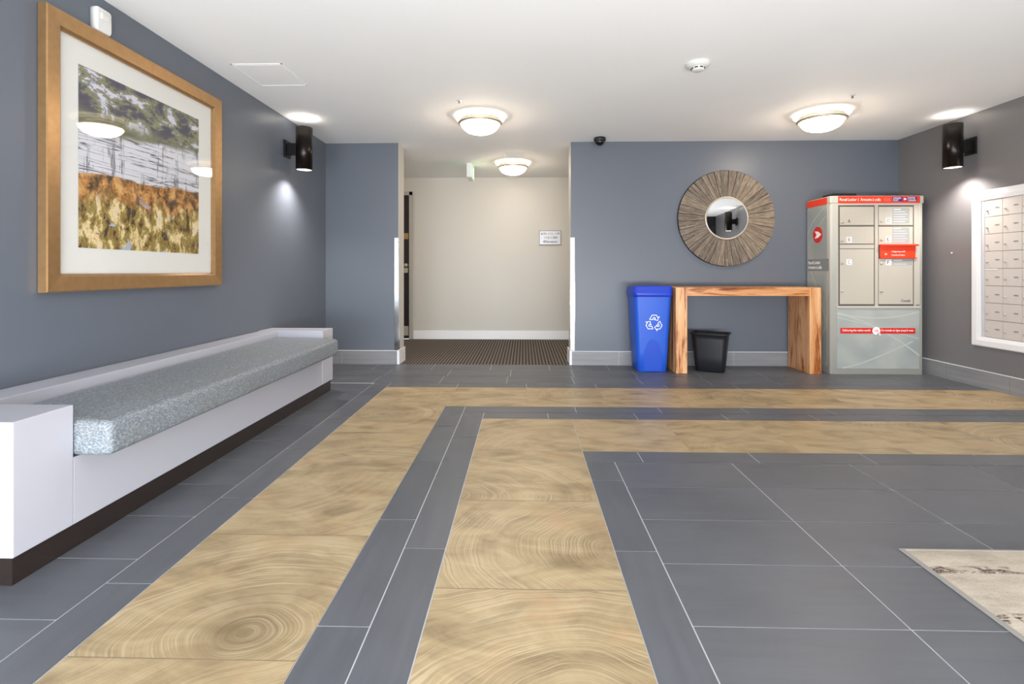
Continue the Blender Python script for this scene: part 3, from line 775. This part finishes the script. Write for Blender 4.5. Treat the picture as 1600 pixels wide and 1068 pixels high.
# ================================================================ DIRECTION SIGN
s = thing('direction_sign', (1.585, YC2, 1.4), 'silver sign with room numbers and elevator arrow on the corridor wall', 'sign')
kid(MB().box(1.423, 1.747, YC2 - 0.016, YC2 - 0.0005, 1.398, 1.612), 'plate', 'sign_edge', s, 0.002)
kid(MB().box(1.432, 1.738, YC2 - 0.019, YC2 - 0.016, 1.407, 1.603), 'face', 'sign', s)
yy = YC2 - 0.019
def stext(body, cx, cz, w, h): text('lettering', body, 'black_ink', s, 'front', (cx - 1.585, yy - YC2, cz - 1.4), w, h, extra=0.012)
stext('101-111, 119', 1.600, 1.562, 0.245, 0.036)
stext('112-118', 1.585, 1.507, 0.155, 0.034)
stext('Elevator', 1.600, 1.448, 0.190, 0.036)
mb = MB()
for cx, cz, d in ((1.458, 1.562, -1), (1.684, 1.507, 1), (1.490, 1.448, -1)):
    mb = MB(); plate(mb, [(cx + d * 0.011, cz), (cx - d * 0.009, cz + 0.016), (cx - d * 0.009, cz - 0.016)], 'front', (0, yy, 0))
    kid(mb, 'arrow', 'black_ink', s, fix=False)

# ================================================================ ROUND MIRROR
MX, MZ, MY = 3.351, 1.572, YB
s = thing('round_mirror', (MX, MY, MZ), 'round mirror in a weathered wooden sunburst frame above the console table', 'mirror')
def wood_ring():
    vs, fs, uvs, rnd = [], [], [], []; R1, R0 = 0.508, 0.228; N_ = 38; rr = random.Random(11)
    angs = [0.0]
    for k in range(N_): angs.append(angs[-1] + rr.uniform(0.75, 1.3))
    sc_ = 2 * PI / angs[-1]; angs = [a * sc_ for a in angs]
    for k in range(N_):
        a0, a1 = angs[k] + 0.006, angs[k + 1] - 0.006; r = (rr.random(), rr.random()); yo = MY - 0.030 - rr.uniform(0, 0.004)
        R1k = R1 * rr.uniform(0.995, 1.003); m = 4
        for j in range(m):
            b0 = a0 + (a1 - a0) * j / m; b1 = a0 + (a1 - a0) * (j + 1) / m
            q = [(R0, b0), (R1k, b0), (R1k, b1), (R0, b1)]
            b = len(vs)
            for rad, an in q: vs.append((rad * math.cos(an), yo - MY, rad * math.sin(an)))
            for rad, an in q: vs.append((rad * math.cos(an), -0.012, rad * math.sin(an)))
            am_ = (a0 + a1) / 2
            uq = [(rad, (an - am_) * 0.37) for rad, an in q]
            fl_ = [(0, 1, 2, 3), (1, 5, 6, 2), (0, 3, 7, 4)] + ([(0, 4, 5, 1)] if j == 0 else []) + ([(3, 2, 6, 7)] if j == m - 1 else [])
            for f in fl_:
                fs.append([b + i for i in f]); uvs.append([uq[i % 4] for i in f]); rnd.append(r)
    me = bpy.data.meshes.new('wood_frame'); me.from_pydata(vs, [], fs)
    u1 = me.uv_layers.new(name='grain'); u2 = me.uv_layers.new(name='rand')
    for pl, loc, r in zip(me.polygons, uvs, rnd):
        for q, li in zip(loc, pl.loop_indices): u1.data[li].uv = q; u2.data[li].uv = r
    me.materials.append(M['barn']); o = bpy.data.objects.new('wood_frame', me); COL.objects.link(o); o.parent = s
wood_ring()
kid(MB().lathe([(0, MY - 0.0005), (0.512, MY - 0.0005), (0.512, MY - 0.022), (0.504, MY - 0.024), (0, MY - 0.024)], 96, c=(MX, 0, MZ), axis='y'), 'backing', 'black_metal', s)
kid(MB().lathe([(0.213, MY - 0.026), (0.213, MY - 0.043), (0.219, MY - 0.046), (0.230, MY - 0.043), (0.232, MY - 0.026)], 96, c=(MX, 0, MZ), axis='y'), 'inner_rim', 'nickel', s)
mg = kid(MB().lathe([(0, MY - 0.0355), (0.218, MY - 0.0355)], 96, c=(MX, 0, MZ), axis='y', smooth=False), 'mirror_glass', 'mirror', s, fix=False)
mg.rotation_euler = (math.radians(-0.5), 0, math.radians(-2.2))

# ================================================================ CONSOLE TABLE
tx0, tx1, ty0, ty1, tz = 2.697, 4.111, 0.630, 1.035, 0.849
s = thing('console_table', ((tx0 + tx1) / 2, 0.83, 0), 'chunky waterfall-leg wooden console table against the wall under the mirror', 'table')
kid(MB().box(tx0 + 0.112, tx1 - 0.112, ty0, ty1, tz - 0.083, tz), 'table_top', 'wood_x', s, 0.002)
for a0 in (tx0, tx1 - 0.112):
    kid(MB().box(a0, a0 + 0.112, ty0, ty1, 0.0005, tz), 'leg', 'wood_z', s, 0.003)

# ================================================================ BLUE RECYCLING BIN
bx, by = 2.488, 0.852
s = thing('recycling_bin', (bx, by, 0), 'tall blue plastic recycling bin with lid beside the console table', 'bin')
def bin_w(z): return 0.148 + (0.186 - 0.148) * z / 0.775
rings = []
for z, k in ((0.0005, 0.965), (0.006, 1.0), (0.2, 1), (0.4, 1), (0.6, 1), (0.765, 1), (0.775, 1.0)):
    w = bin_w(z) * k; rings.append([(bx + q[0], by + q[1], z) for q in rrect(w, w, 0.045)])
body = kid(MB().loft(rings), 'body', 'bin_blue', s)
rings = []
for z, w, in ((0.755, 0.190), (0.768, 0.197), (0.797, 0.197), (0.803, 0.194)):
    rings.append([(bx + q[0], by + q[1], z) for q in rrect(w, w, 0.05)])
def lid_top(dx, dy, e):
    u = max(-1, min(1, dx / 0.2)); return 0.803 + (0.060 * (lambda w: w * w * (3 - 2 * w))(min(1, abs(u) / 0.72)) + 0.002) * e * (1 - 0.35 * (dy / 0.2 + 1) * 0.5)
for sc_, e in ((0.99, 0.75), (0.965, 0.98), (0.92, 1.0), (0.6, 0.9), (0.3, 0.8), (0.02, 0.7)):
    rings.append([(bx + q[0] * sc_, by + q[1] * sc_, lid_top(q[0] * sc_, q[1] * sc_, e)) for q in rrect(0.194, 0.194, 0.05)])
kid(MB().loft(rings), 'lid', 'lid_blue', s)
slope = (bin_w(0.775) - bin_w(0)) / 0.775
def on_bin(pts_vs):   # lean flat marks onto the tapering front
    return [(x, y + (by - bin_w(z)) , z) for x, y, z in pts_vs]
# arch panel
pts = [(-0.088, 0.012), (0.088, 0.012)] + [(0.088 * math.cos(a), 0.13 + 0.20 * math.sin(a)) for a in [i * PI / 24 for i in range(25)]]
mb = MB(); plate(mb, [(bx + q[0], q[1]) for q in pts], 'front', (0, 0, 0), depth=0.003); mb.v = on_bin(mb.v)
kid(mb, 'arch_panel', 'bin_blue_lt', s, fix=False)
# three chasing arrows
mb = MB(); C0 = (bx + 0.008, 0.492); S_ = 0.094
arrow = [(-0.57, 0.40), (-0.26, 0.93), (0.28, 0.93), (0.46, 0.62), (0.64, 0.72), (0.44, 0.24), (-0.02, 0.36), (0.17, 0.46), (0.07, 0.64), (-0.06, 0.64), (-0.24, 0.34)]
for k in range(3):
    a = -k * 2 * PI / 3; pp = []
    for x, y in arrow:
        x, y = x * 0.92, y * 0.92 + 0.09
        x2 = x * math.cos(a) - (y) * math.sin(a); y2 = x * math.sin(a) + y * math.cos(a)
        pp.append((C0[0] + x2 * S_ * 0.9, C0[1] + y2 * S_ * 0.9))
    ribbon(mb, pp, 0.0068, 'front', (0, 0, 0), 0.0015, closed=True)
mb.v = [(x, y - 0.0002, z) for x, y, z in on_bin(mb.v)]
kid(mb, 'recycling_symbol', 'white_ink', s, fix=False, label='white three-arrow recycling symbol')

# ================================================================ BLACK WASTEBASKET
wx, wy = 3.092, 0.785
s = thing('wastebasket', (wx, wy, 0), 'small black open wastebasket on the floor under the console table', 'wastebasket')
A = -0.50; ca, sa = math.cos(A), math.sin(A)
def wr(hx, hy, r, z, lift=0.0):
    return [(wx + q[0] * ca - q[1] * sa, wy + q[0] * sa + q[1] * ca, z + lift * abs(q[0] / hx) ** 3) for q in rrect(hx, hy, r)]
R_ = [wr(.130, .083, .045, .0005), wr(.136, .088, .045, .006), wr(.150, .100, .05, .15), wr(.166, .113, .055, .33), wr(.170, .116, .055, .368), wr(.186, .126, .06, .372, .006), wr(.190, .129, .06, .380, .008), wr(.183, .124, .06, .385, .008), wr(.168, .114, .055, .378, .004), wr(.160, .108, .05, .33), wr(.145, .095, .048, .15), wr(.130, .083, .04, .012)]
kid(MB().loft(R_), 'basket', 'black_plastic', s)

# ================================================================ PARCEL LOCKER
lx0, lx1, ly0, ly1, lz = 4.203, 5.100, 0.640, 1.045, 1.747
s = thing('parcel_locker', ((lx0 + lx1) / 2, 0.84, 0), 'tall cream parcel locker with a red top band and lettered doors', 'locker')
c_, s_ = math.cos(YAW), math.sin(YAW)
def onfront(px, py, y=ly0):
    a = (px - 800) / FPX; bb = -(py - HY) / FPX; dx, dy = c_ * a - s_, s_ * a + c_; t_ = (y - CAM[1]) / dy
    return CAM[0] + t_ * dx, CAM[2] + t_ * bb
prof = rrect((lx1 - lx0) / 2, (ly1 - ly0) / 2, 0.022, 5, (lx0 + lx1) / 2, (ly0 + ly1) / 2)
kid(MB().loft([[(q[0], q[1], z) for q in prof] for z in (0.0005, 1.742, lz)]), 'cabinet', 'locker', s)
topz = 1.672
kid(MB().box(lx0 - 0.004, lx1 + 0.002, ly0 - 0.005, ly1, topz, lz + 0.001), 'top_cap', 'locker', s, 0.01)
fy = ly0 - 0.005
rx0, _ = onfront(1309, 310); rx1, _ = onfront(1437, 310)
kid(MB().box(rx0, rx1, fy - 0.001, fy, topz + 0.002, lz - 0.004), 'header_band', 'red', s, label='red header band')
kid(MB().box(lx0 - 0.005, lx0 - 0.004, ly0 + 0.045, ly1 - 0.012, topz + 0.002, lz - 0.006), 'side_band', 'red', s, label='red side band')
def T_(body, px0, py0, px1, py1, mat, yy, nm='lettering', extra=0.008):
    x0, z1_ = onfront(px0, py0, yy); x1, z0_ = onfront(px1, py1, yy)
    b0 = Vector(s.location)
    return text(nm, body, mat, s, 'front', ((x0 + x1) / 2 - b0.x, yy - b0.y, (z0_ + z1_) / 2), x1 - x0, z1_ - z0_, extra=extra)
for w_, q_ in (('Parcel Locker', (1312, 309.5, 1338.5, 313.8)), ('|', (1341, 309.3, 1341.5, 314.6)), ('Armoire à colis', (1344.5, 309.3, 1376, 313.8))): T_(w_, *q_, 'white_ink', fy - 0.001)
T_('La façon pratique', 1381, 309.5, 1391, 311.5, 'grey_decal', fy - 0.001, extra=0); T_('The easy way', 1381, 312, 1391, 314, 'grey_decal', fy - 0.001, extra=0)
mb = MB()
def rect_px(mb, px0, py0, px1, py1, yy, d=0.001, mi=0):
    x0, z1_ = onfront(px0, py0, yy); x1, z0_ = onfront(px1, py1, yy); mb.box(x0, x1, yy - d, yy, z0_, z1_, mi)
rect_px(mb, 1394, 307.5, 1433, 314.5, fy - 0.001)
kid(mb, 'logo_plate', 'purple_ink', s)
for w_, q_ in (('CANADA', (1395.5, 308, 1408, 310.6)), ('POST', (1395.5, 311.4, 1404, 314)), ('POSTES', (1418.5, 308, 1430, 310.6)), ('CANADA', (1418.5, 311.4, 1431.5, 314))): T_(w_, *q_, 'white_ink', fy - 0.002)
def wing(c, r, ori, parent):
    m1 = MB(); plate(m1, circ(r, 40), ori, c, 0.001); kid(m1, 'round_emblem', 'red_dark', parent, fix=False, label='red emblem')
    m2 = MB(); o2 = Vector(c) + ORI[ori] @ Vector((0, 0, 0.001))
    plate(m2, [(-0.62 * r, 0.48 * r), (0.1 * r, 0.40 * r), (0.80 * r, 0.02 * r), (0.1 * r, -0.36 * r), (-0.62 * r, -0.44 * r), (-0.2 * r, 0.02 * r)], ori, o2, 0.001)
    kid(m2, 'emblem_arrow', 'white_ink', parent, fix=False)
x_, z_ = onfront(1413.5, 311, fy); wing((x_, fy - 0.002, z_), 0.022, 'front', s)
# recessed panel with the doors
mb = MB(); X0, Z1 = onfront(1309, 320.5); X1, Z0 = onfront(1435, 478)
for a in ((X0 - .006, X0, Z0, Z1), (X1, X1 + .006, Z0, Z1)): mb.box(a[0], a[1], ly0 - 0.006, ly0, a[2], a[3])
mb.box(X0 - .006, X1 + .006, ly0 - 0.006, ly0, Z1, Z1 + .006); mb.box(X0 - .012, X1 + .012, ly0 - 0.012, ly0, Z0 - .016, Z0)
kid(mb, 'door_surround', 'locker', s)
kid(MB().box(X0, X1, ly0 - 0.001, ly0, Z0, Z1), 'door_recess', 'mail_edge', s)
doors = {'A': (1312, 323, 1365, 351.5), 'B': (1312, 354, 1365, 380.5), 'C': (1312, 389, 1365, 475), 'D': (1372.5, 323, 1426, 351.5), 'E': (1372.5, 354, 1426, 382), 'F': (1372.5, 404, 1426, 475)}
dy = ly0 - 0.005
fill = MB()
rect_px(fill, 1366.5, 320.5, 1371.5, 478, ly0 - 0.001, 0.005); rect_px(fill, 1427.5, 320.5, 1435, 478, ly0 - 0.001, 0.005); rect_px(fill, 1312, 382, 1365, 388, ly0 - 0.001, 0.005)
kid(fill, 'door_rails', 'locker_door', s)
locks = {'A': (1315.5, 347), 'B': (1315.5, 376), 'C': (1315.5, 411), 'D': (1377, 346), 'E': (1377, 375), 'F': (1377, 411.5)}
for k, (a0, b0, a1, b1) in doors.items():
    mb = MB(); rect_px(mb, a0, b0, a1, b1, ly0 - 0.001, 0.004); d = kid(mb, 'locker_door', 'locker_door', s, 0.0015)
    mb = MB(); rect_px(mb, locks[k][0] + 7.2, locks[k][1] - 6, locks[k][0] + 15.4, locks[k][1] + 2.4, dy, 0.0008)
    if k != 'A': kid(mb, 'letter_tag', 'white_ink', d)
    lt = T_(k, locks[k][0] + 9.3, locks[k][1] - 4.6, locks[k][0] + 13.3, locks[k][1] + 0.8, 'black_ink', dy - 0.0012, 'letter', 0.0); lt.parent = d; lt.matrix_parent_inverse = Matrix.Identity(4)
    lks = [locks[k]] + ([(locks[k][0], 455)] if k in 'CF' else [])
    for lk in lks:
        lx, lzz = onfront(lk[0], lk[1], dy)
        kid(MB().lathe([(0, dy - 0.010), (0.006, dy - 0.010), (0.011, dy - 0.006), (0.012, dy)], 20, c=(lx, 0, lzz), axis='y').box(lx + 0.006, lx + 0.016, dy - 0.009, dy - 0.002, lzz + 0.002, lzz + 0.008), 'lock', 'nickel', d)
# information stickers on D, E, F
for (a0, b0, a1, b1), rows in (((1394.5, 325, 1421, 349), 6), ((1394.5, 355, 1421, 379.5), 6), ((1394, 404.5, 1425, 414), 2)):
    mb = MB(); rect_px(mb, a0, b0, a1, b1, dy, 0.0008); kid(mb, 'sticker', 'grey_decal', s)
    mb = MB(); n_ = rows
    for r_ in range(n_):
        yy_ = b0 + 1.5 + (b1 - b0 - 3) * r_ / (n_ - 1 if n_ > 1 else 1) * 0.92
        for cpt, (u0, u1) in enumerate(((0.06, 0.5) if r_ == 0 else (0.06, 0.88 - 0.13 * (r_ % 2)),)):
            rect_px(mb, a0 + (a1 - a0) * u0, yy_, a0 + (a1 - a0) * u1, yy_ + (0.9 if r_ == 0 else 0.5), dy - 0.0008, 0.0004)
    kid(mb, 'sticker_lines', 'white_ink', s)
# red outgoing-mail slot
mb = MB(); x0, z1_ = onfront(1374, 383); x1, z0_ = onfront(1429, 402.5)
kid(MB().box(x0, x1, ly0 - 0.014, ly0 - 0.001, z0_, z1_), 'mail_slot', 'red', s, 0.003, label='red mail slot flap')
kid(MB().box(x0 - 0.006, x1 + 0.012, ly0 - 0.045, ly0 - 0.001, z1_ - 0.008, z1_ + 0.008), 'slot_hood', 'red', s, 0.003)
kid(MB().box(x0, x1 + 0.01, ly0 - 0.022, ly0 - 0.001, z0_ - 0.006, z0_ + 0.002), 'slot_lip', 'red', s, 0.001)
T_('Outgoing mail', 1393, 391.5, 1414, 394.5, 'white_ink', ly0 - 0.0142, extra=0); T_('Courrier de départ', 1393, 397, 1414, 400, 'white_ink', ly0 - 0.0142, extra=0)
lx, lzz = onfront(1384, 397.5, ly0 - 0.014)
kid(MB().lathe([(0, ly0 - 0.024), (0.008, ly0 - 0.024), (0.012, ly0 - 0.014)], 20, c=(lx, 0, lzz), axis='y'), 'lock', 'nickel', s)
T_('Canadä', 1408, 467.5, 1422.5, 471.5, 'black_ink', dy - 0.0005, 'wordmark', 0.0)
# lower graphic panel
X0, Z1 = onfront(1307.5, 482); X1, Z0 = onfront(1436, 576)
kid(MB().box(X0, X1, ly0 - 0.004, ly0, Z0, Z1), 'lower_panel', 'locker_panel', s, 0.002)
pyy = ly0 - 0.0041
mb = MB(); cw, cz0 = X1 - X0, (Z1 - Z0)
def arc(fn, n=28): return [(X0 + cw * t_ / n, Z0 + cz0 * fn(t_ / n)) for t_ in range(n + 1)]
ribbon(mb, arc(lambda u: 0.93 - 0.38 * u * (1 - u) + 0.02 * u), 0.014, 'front', (0, pyy, 0))
ribbon(mb, arc(lambda u: 0.92 - 0.30 * u - 0.40 * u ** 2), 0.016, 'front', (0, pyy - 0.00025, 0))
ribbon(mb, arc(lambda u: 0.86 - 0.34 * u - 0.02 * u ** 3), 0.010, 'front', (0, pyy - 0.0005, 0))
ribbon(mb, [(X0 + cw * (0.06 + 0.86 * t_ / 24), Z0 + cz0 * (0.01 + 0.45 * (t_ / 24) ** 1.3)) for t_ in range(25)], 0.014, 'front', (0, pyy - 0.00075, 0))
kid(mb, 'panel_swooshes', 'swoosh', s, fix=False)
mb = MB(); rect_px(mb, 1313, 512, 1430, 521, pyy - 0.0009, 0.001); kid(mb, 'slogan_bar', 'red_dark', s, label='red slogan bar')
T_('Delivering the online world', 1316.5, 514, 1359.5, 518.5, 'white_ink', pyy - 0.002); T_("Du monde en ligne jusqu’à vous", 1377, 514, 1427, 518.5, 'white_ink', pyy - 0.002)
x_, z_ = onfront(1368.5, 516.5); mb = MB(); plate(mb, circ(0.038, 36, x_, z_), 'front', (0, pyy - 0.002, 0), 0.001); plate(mb, [(x_ + 0.004, z_ - 0.033), (x_ + 0.034, z_ - 0.016), (x_ + 0.042, z_ - 0.044)], 'front', (0, pyy - 0.002, 0), 0.001)
kid(mb, 'speech_bubble', 'white_ink', s, fix=False)
text('emblem_letters', 'm@', 'red', s, 'front', (x_ - s.location.x, pyy - 0.0032 - s.location.y, z_), 0.040, 0.028)
mb = MB(); rect_px(mb, 1431, 475.5, 1437, 477.5, ly0 - 0.012, 0.002); kid(mb, 'maker_plate', 'grey_ink', s)
# side panel (faces west)
sxx = lx0 - 0.002
kid(MB().box(sxx, lx0, ly0 + 0.05, ly1 - 0.008, 0.075, topz - 0.004), 'side_panel', 'locker_panel', s, 0.001)
mb = MB(); 
ribbon(mb, [(-(ly1 - 0.02) + 0.30 * (t_ / 16), 1.38 + 0.27 * (t_ / 16) ** 0.6) for t_ in range(17)], 0.010, 'west', (sxx, 0, 0))
ribbon(mb, [(-(ly0 + 0.06) - 0.30 * (t_ / 16), 1.55 - 0.30 * (t_ / 16) ** 1.5) for t_ in range(17)], 0.008, 'west', (sxx, 0, 0))
ribbon(mb, [(-(ly1 - 0.02) + 0.32 * (t_ / 16), 1.05 - 0.55 * (t_ / 16) ** 1.4) for t_ in range(17)], 0.012, 'west', (sxx, 0, 0))
ribbon(mb, [(-(ly1 - 0.02) + 0.32 * (t_ / 16), 0.12 + 0.35 * (t_ / 16) ** 1.6) for t_ in range(17)], 0.010, 'west', (sxx, 0, 0))
kid(mb, 'panel_swooshes', 'swoosh', s, fix=False)
kid(MB().box(sxx - 0.0012, lx0 - 0.001, ly0 + 0.0225, ly1 - 0.02, 1.012, 1.133).box(lx0 - 0.001, lx0 + 0.02, ly0 + 0.02, ly0 + 0.0225, 1.012, 1.133), 'title_band', 'band_decal', s)
text('side_lettering', 'Parcel Locker', 'white_ink', s, 'west', (sxx - 0.0014 - s.location.x, 0.905 - s.location.y, 1.098), 0.21, 0.034, extra=0.006)
text('side_lettering', 'Armoire à colis', 'white_ink', s, 'west', (sxx - 0.0014 - s.location.x, 0.893 - s.location.y, 1.050), 0.235, 0.036, extra=0.006)
wing((sxx - 0.0006, 0.845, 1.380), 0.082, 'west', s)
# black slab left on top
tag(MB().box(4.245, 4.475, 0.67, 0.84, lz + 0.0015, lz + 0.030).build('black_box', 'black_plastic', bevel=0.004), 'thin flat black box lying on top of the parcel locker', 'box')

# ================================================================ MAILBOXES in the right wall
my1, mz0, mz1 = 0.056, 0.447, 1.617; ncol, nrow = 5, 8; pw, ph = 0.160, (mz1 - mz0) / nrow; my0 = my1 - pw * ncol
s = thing('mailbox_bank', (XR, (my0 + my1) / 2, mz0), 'wall bank of small pale mailbox doors in a wide white frame', 'mailboxes')
oy1, oy0, oz0, oz1, fd = 0.172, my0 - 0.13, 0.362, 1.700, 0.028; fwid = 0.083
mb = MB(); rings = []
for dd, xx in [(0, XR - 0.0005), (0, XR - fd + .006), (0.008, XR - fd), (0.05, XR - fd), (fwid, XR - fd + 0.010), (fwid, XR - 0.0005)]:
    rings.append([(xx, oy0 + dd, oz0 + dd), (xx, oy1 - dd, oz0 + dd), (xx, oy1 - dd, oz1 - dd), (xx, oy0 + dd, oz1 - dd)])
mb.loft(rings + [rings[0]], smooth=False, cap0=False, cap1=False); kid(mb, 'white_frame', 'white_trim', s)
kid(MB().box(XR - 0.004, XR - 0.0008, oy0 + fwid, oy1 - fwid, oz0 + fwid, oz1 - fwid), 'backplate', 'mail_edge', s)
kid(MB().box(XR - 0.012, XR - 0.004, my1 + 0.004, my1 + 0.028, mz0, mz1).box(XR - 0.009, XR - 0.004, my1 + 0.002, my1 + 0.004, mz0, mz1), 'side_rail', 'sign', s)
first = None
for i in range(ncol):
    for j in range(nrow):
        yc = my1 - pw * (i + 0.5); zc = mz0 + ph * (j + 0.5)
        if first is None:
            e = bpy.data.objects.new('x', None)
            dm = MB().box(-0.008, 0, -pw / 2 + .0018, pw / 2 - .0018, -ph / 2 + .0018, ph / 2 - .0018)
            first = dm.build('mailbox_door', 'mail_grey', s, 0.001, origin=(0, 0, 0)); d = first
            lk = MB().lathe([(0, -0.019), (0.006, -0.019), (0.008, -0.015), (0.008, -0.008)], 16, c=(0, pw / 2 - 0.024, -0.018), axis='x').build('lock', 'nickel', d, origin=(0, 0, 0))
            pl = MB().box(-0.009, -0.008, -0.052, -0.012, -0.006, 0.006).build('number_plate', 'grey_decal', d, origin=(0, 0, 0))
            nt = text('number', '|||||', 'black_ink', d, 'west', (-0.0092, -0.032, 0), 0.03, 0.006) if False else MB().box(-0.0096, -0.009, -0.046, -0.018, -0.003, 0.003).build('number_strip', 'grey_ink', pl, origin=(0, 0, 0))
            bpy.data.objects.remove(e)
        else:
            d = first.copy(); COL.objects.link(d); d.parent = s
            for g_ in first.children:
                h_ = g_.copy(); COL.objects.link(h_); h_.parent = d
                for q_ in g_.children:
                    w_ = q_.copy(); COL.objects.link(w_); w_.parent = h_
        d.location = (-0.004, yc - s.location.y, zc - s.location.z)
kid(MB().box(XR - 0.014, XR - 0.012, my1 - 0.115, my1 - 0.004, mz0 + 4 * ph - 0.010, mz0 + 4 * ph - 0.002), 'paper_slip', 'white_ink', s, label='white paper slip')
tag(MB().lathe([(0, XR - 0.008), (0.005, XR - 0.008), (0.007, XR - 0.0005)], 16, c=(0, 0.40, 1.178), axis='x').build('wall_screw', 'white_trim'), 'tiny white screw in the right wall left of the mailboxes', 'screw')

# ================================================================ RUG
s = thing('rug', (3.4, -3.7, 0), 'pale beige woven rug with dark flecks on the grey floor', 'rug')
def rug_mesh():
    nx, ny = 40, 60; x0, x1, y0, y1 = 2.560, 4.25, -4.95, -2.492; rr = random.Random(5)
    mb = MB(); 
    ex = [0.004 * math.sin(j * 0.9) * rr.uniform(.4, 1) for j in range(ny + 1)]
    top = []; bot = []
    for j in range(ny + 1):
        for i in range(nx + 1):
            x = x0 + (x1 - x0) * i / nx + (ex[j] if i in (0,) else 0); y = y0 + (y1 - y0) * j / ny
            edge = i in (0, nx) or j in (0, ny)
            top.append((x, y, 0.004 if edge else 0.0085 + 0.0006 * math.sin(i * 1.7 + j * 2.3)))
    mb.add(top, [(j * (nx + 1) + i, j * (nx + 1) + i + 1, (j + 1) * (nx + 1) + i + 1, (j + 1) * (nx + 1) + i) for j in range(ny) for i in range(nx)], 0, True)
    kid(mb, 'pile', 'rug', s, fix=False)
    mb = MB(); mb.box(x0 - 0.006, x0 + 0.010, y0 - .004, y1 + .004, 0.0005, 0.0065); mb.box(x1 - 0.01, x1 + 0.006, y0 - .004, y1 + .004, 0.0005, 0.0065); mb.box(x0 + .01, x1 - .01, y0 - .004, y0 + .006, 0.0005, 0.0065); mb.box(x0 + .01, x1 - .01, y1 - .006, y1 + .004, 0.0005, 0.0065)
    kid(mb, 'binding', 'rug_edge', s, 0.002)
rug_mesh()
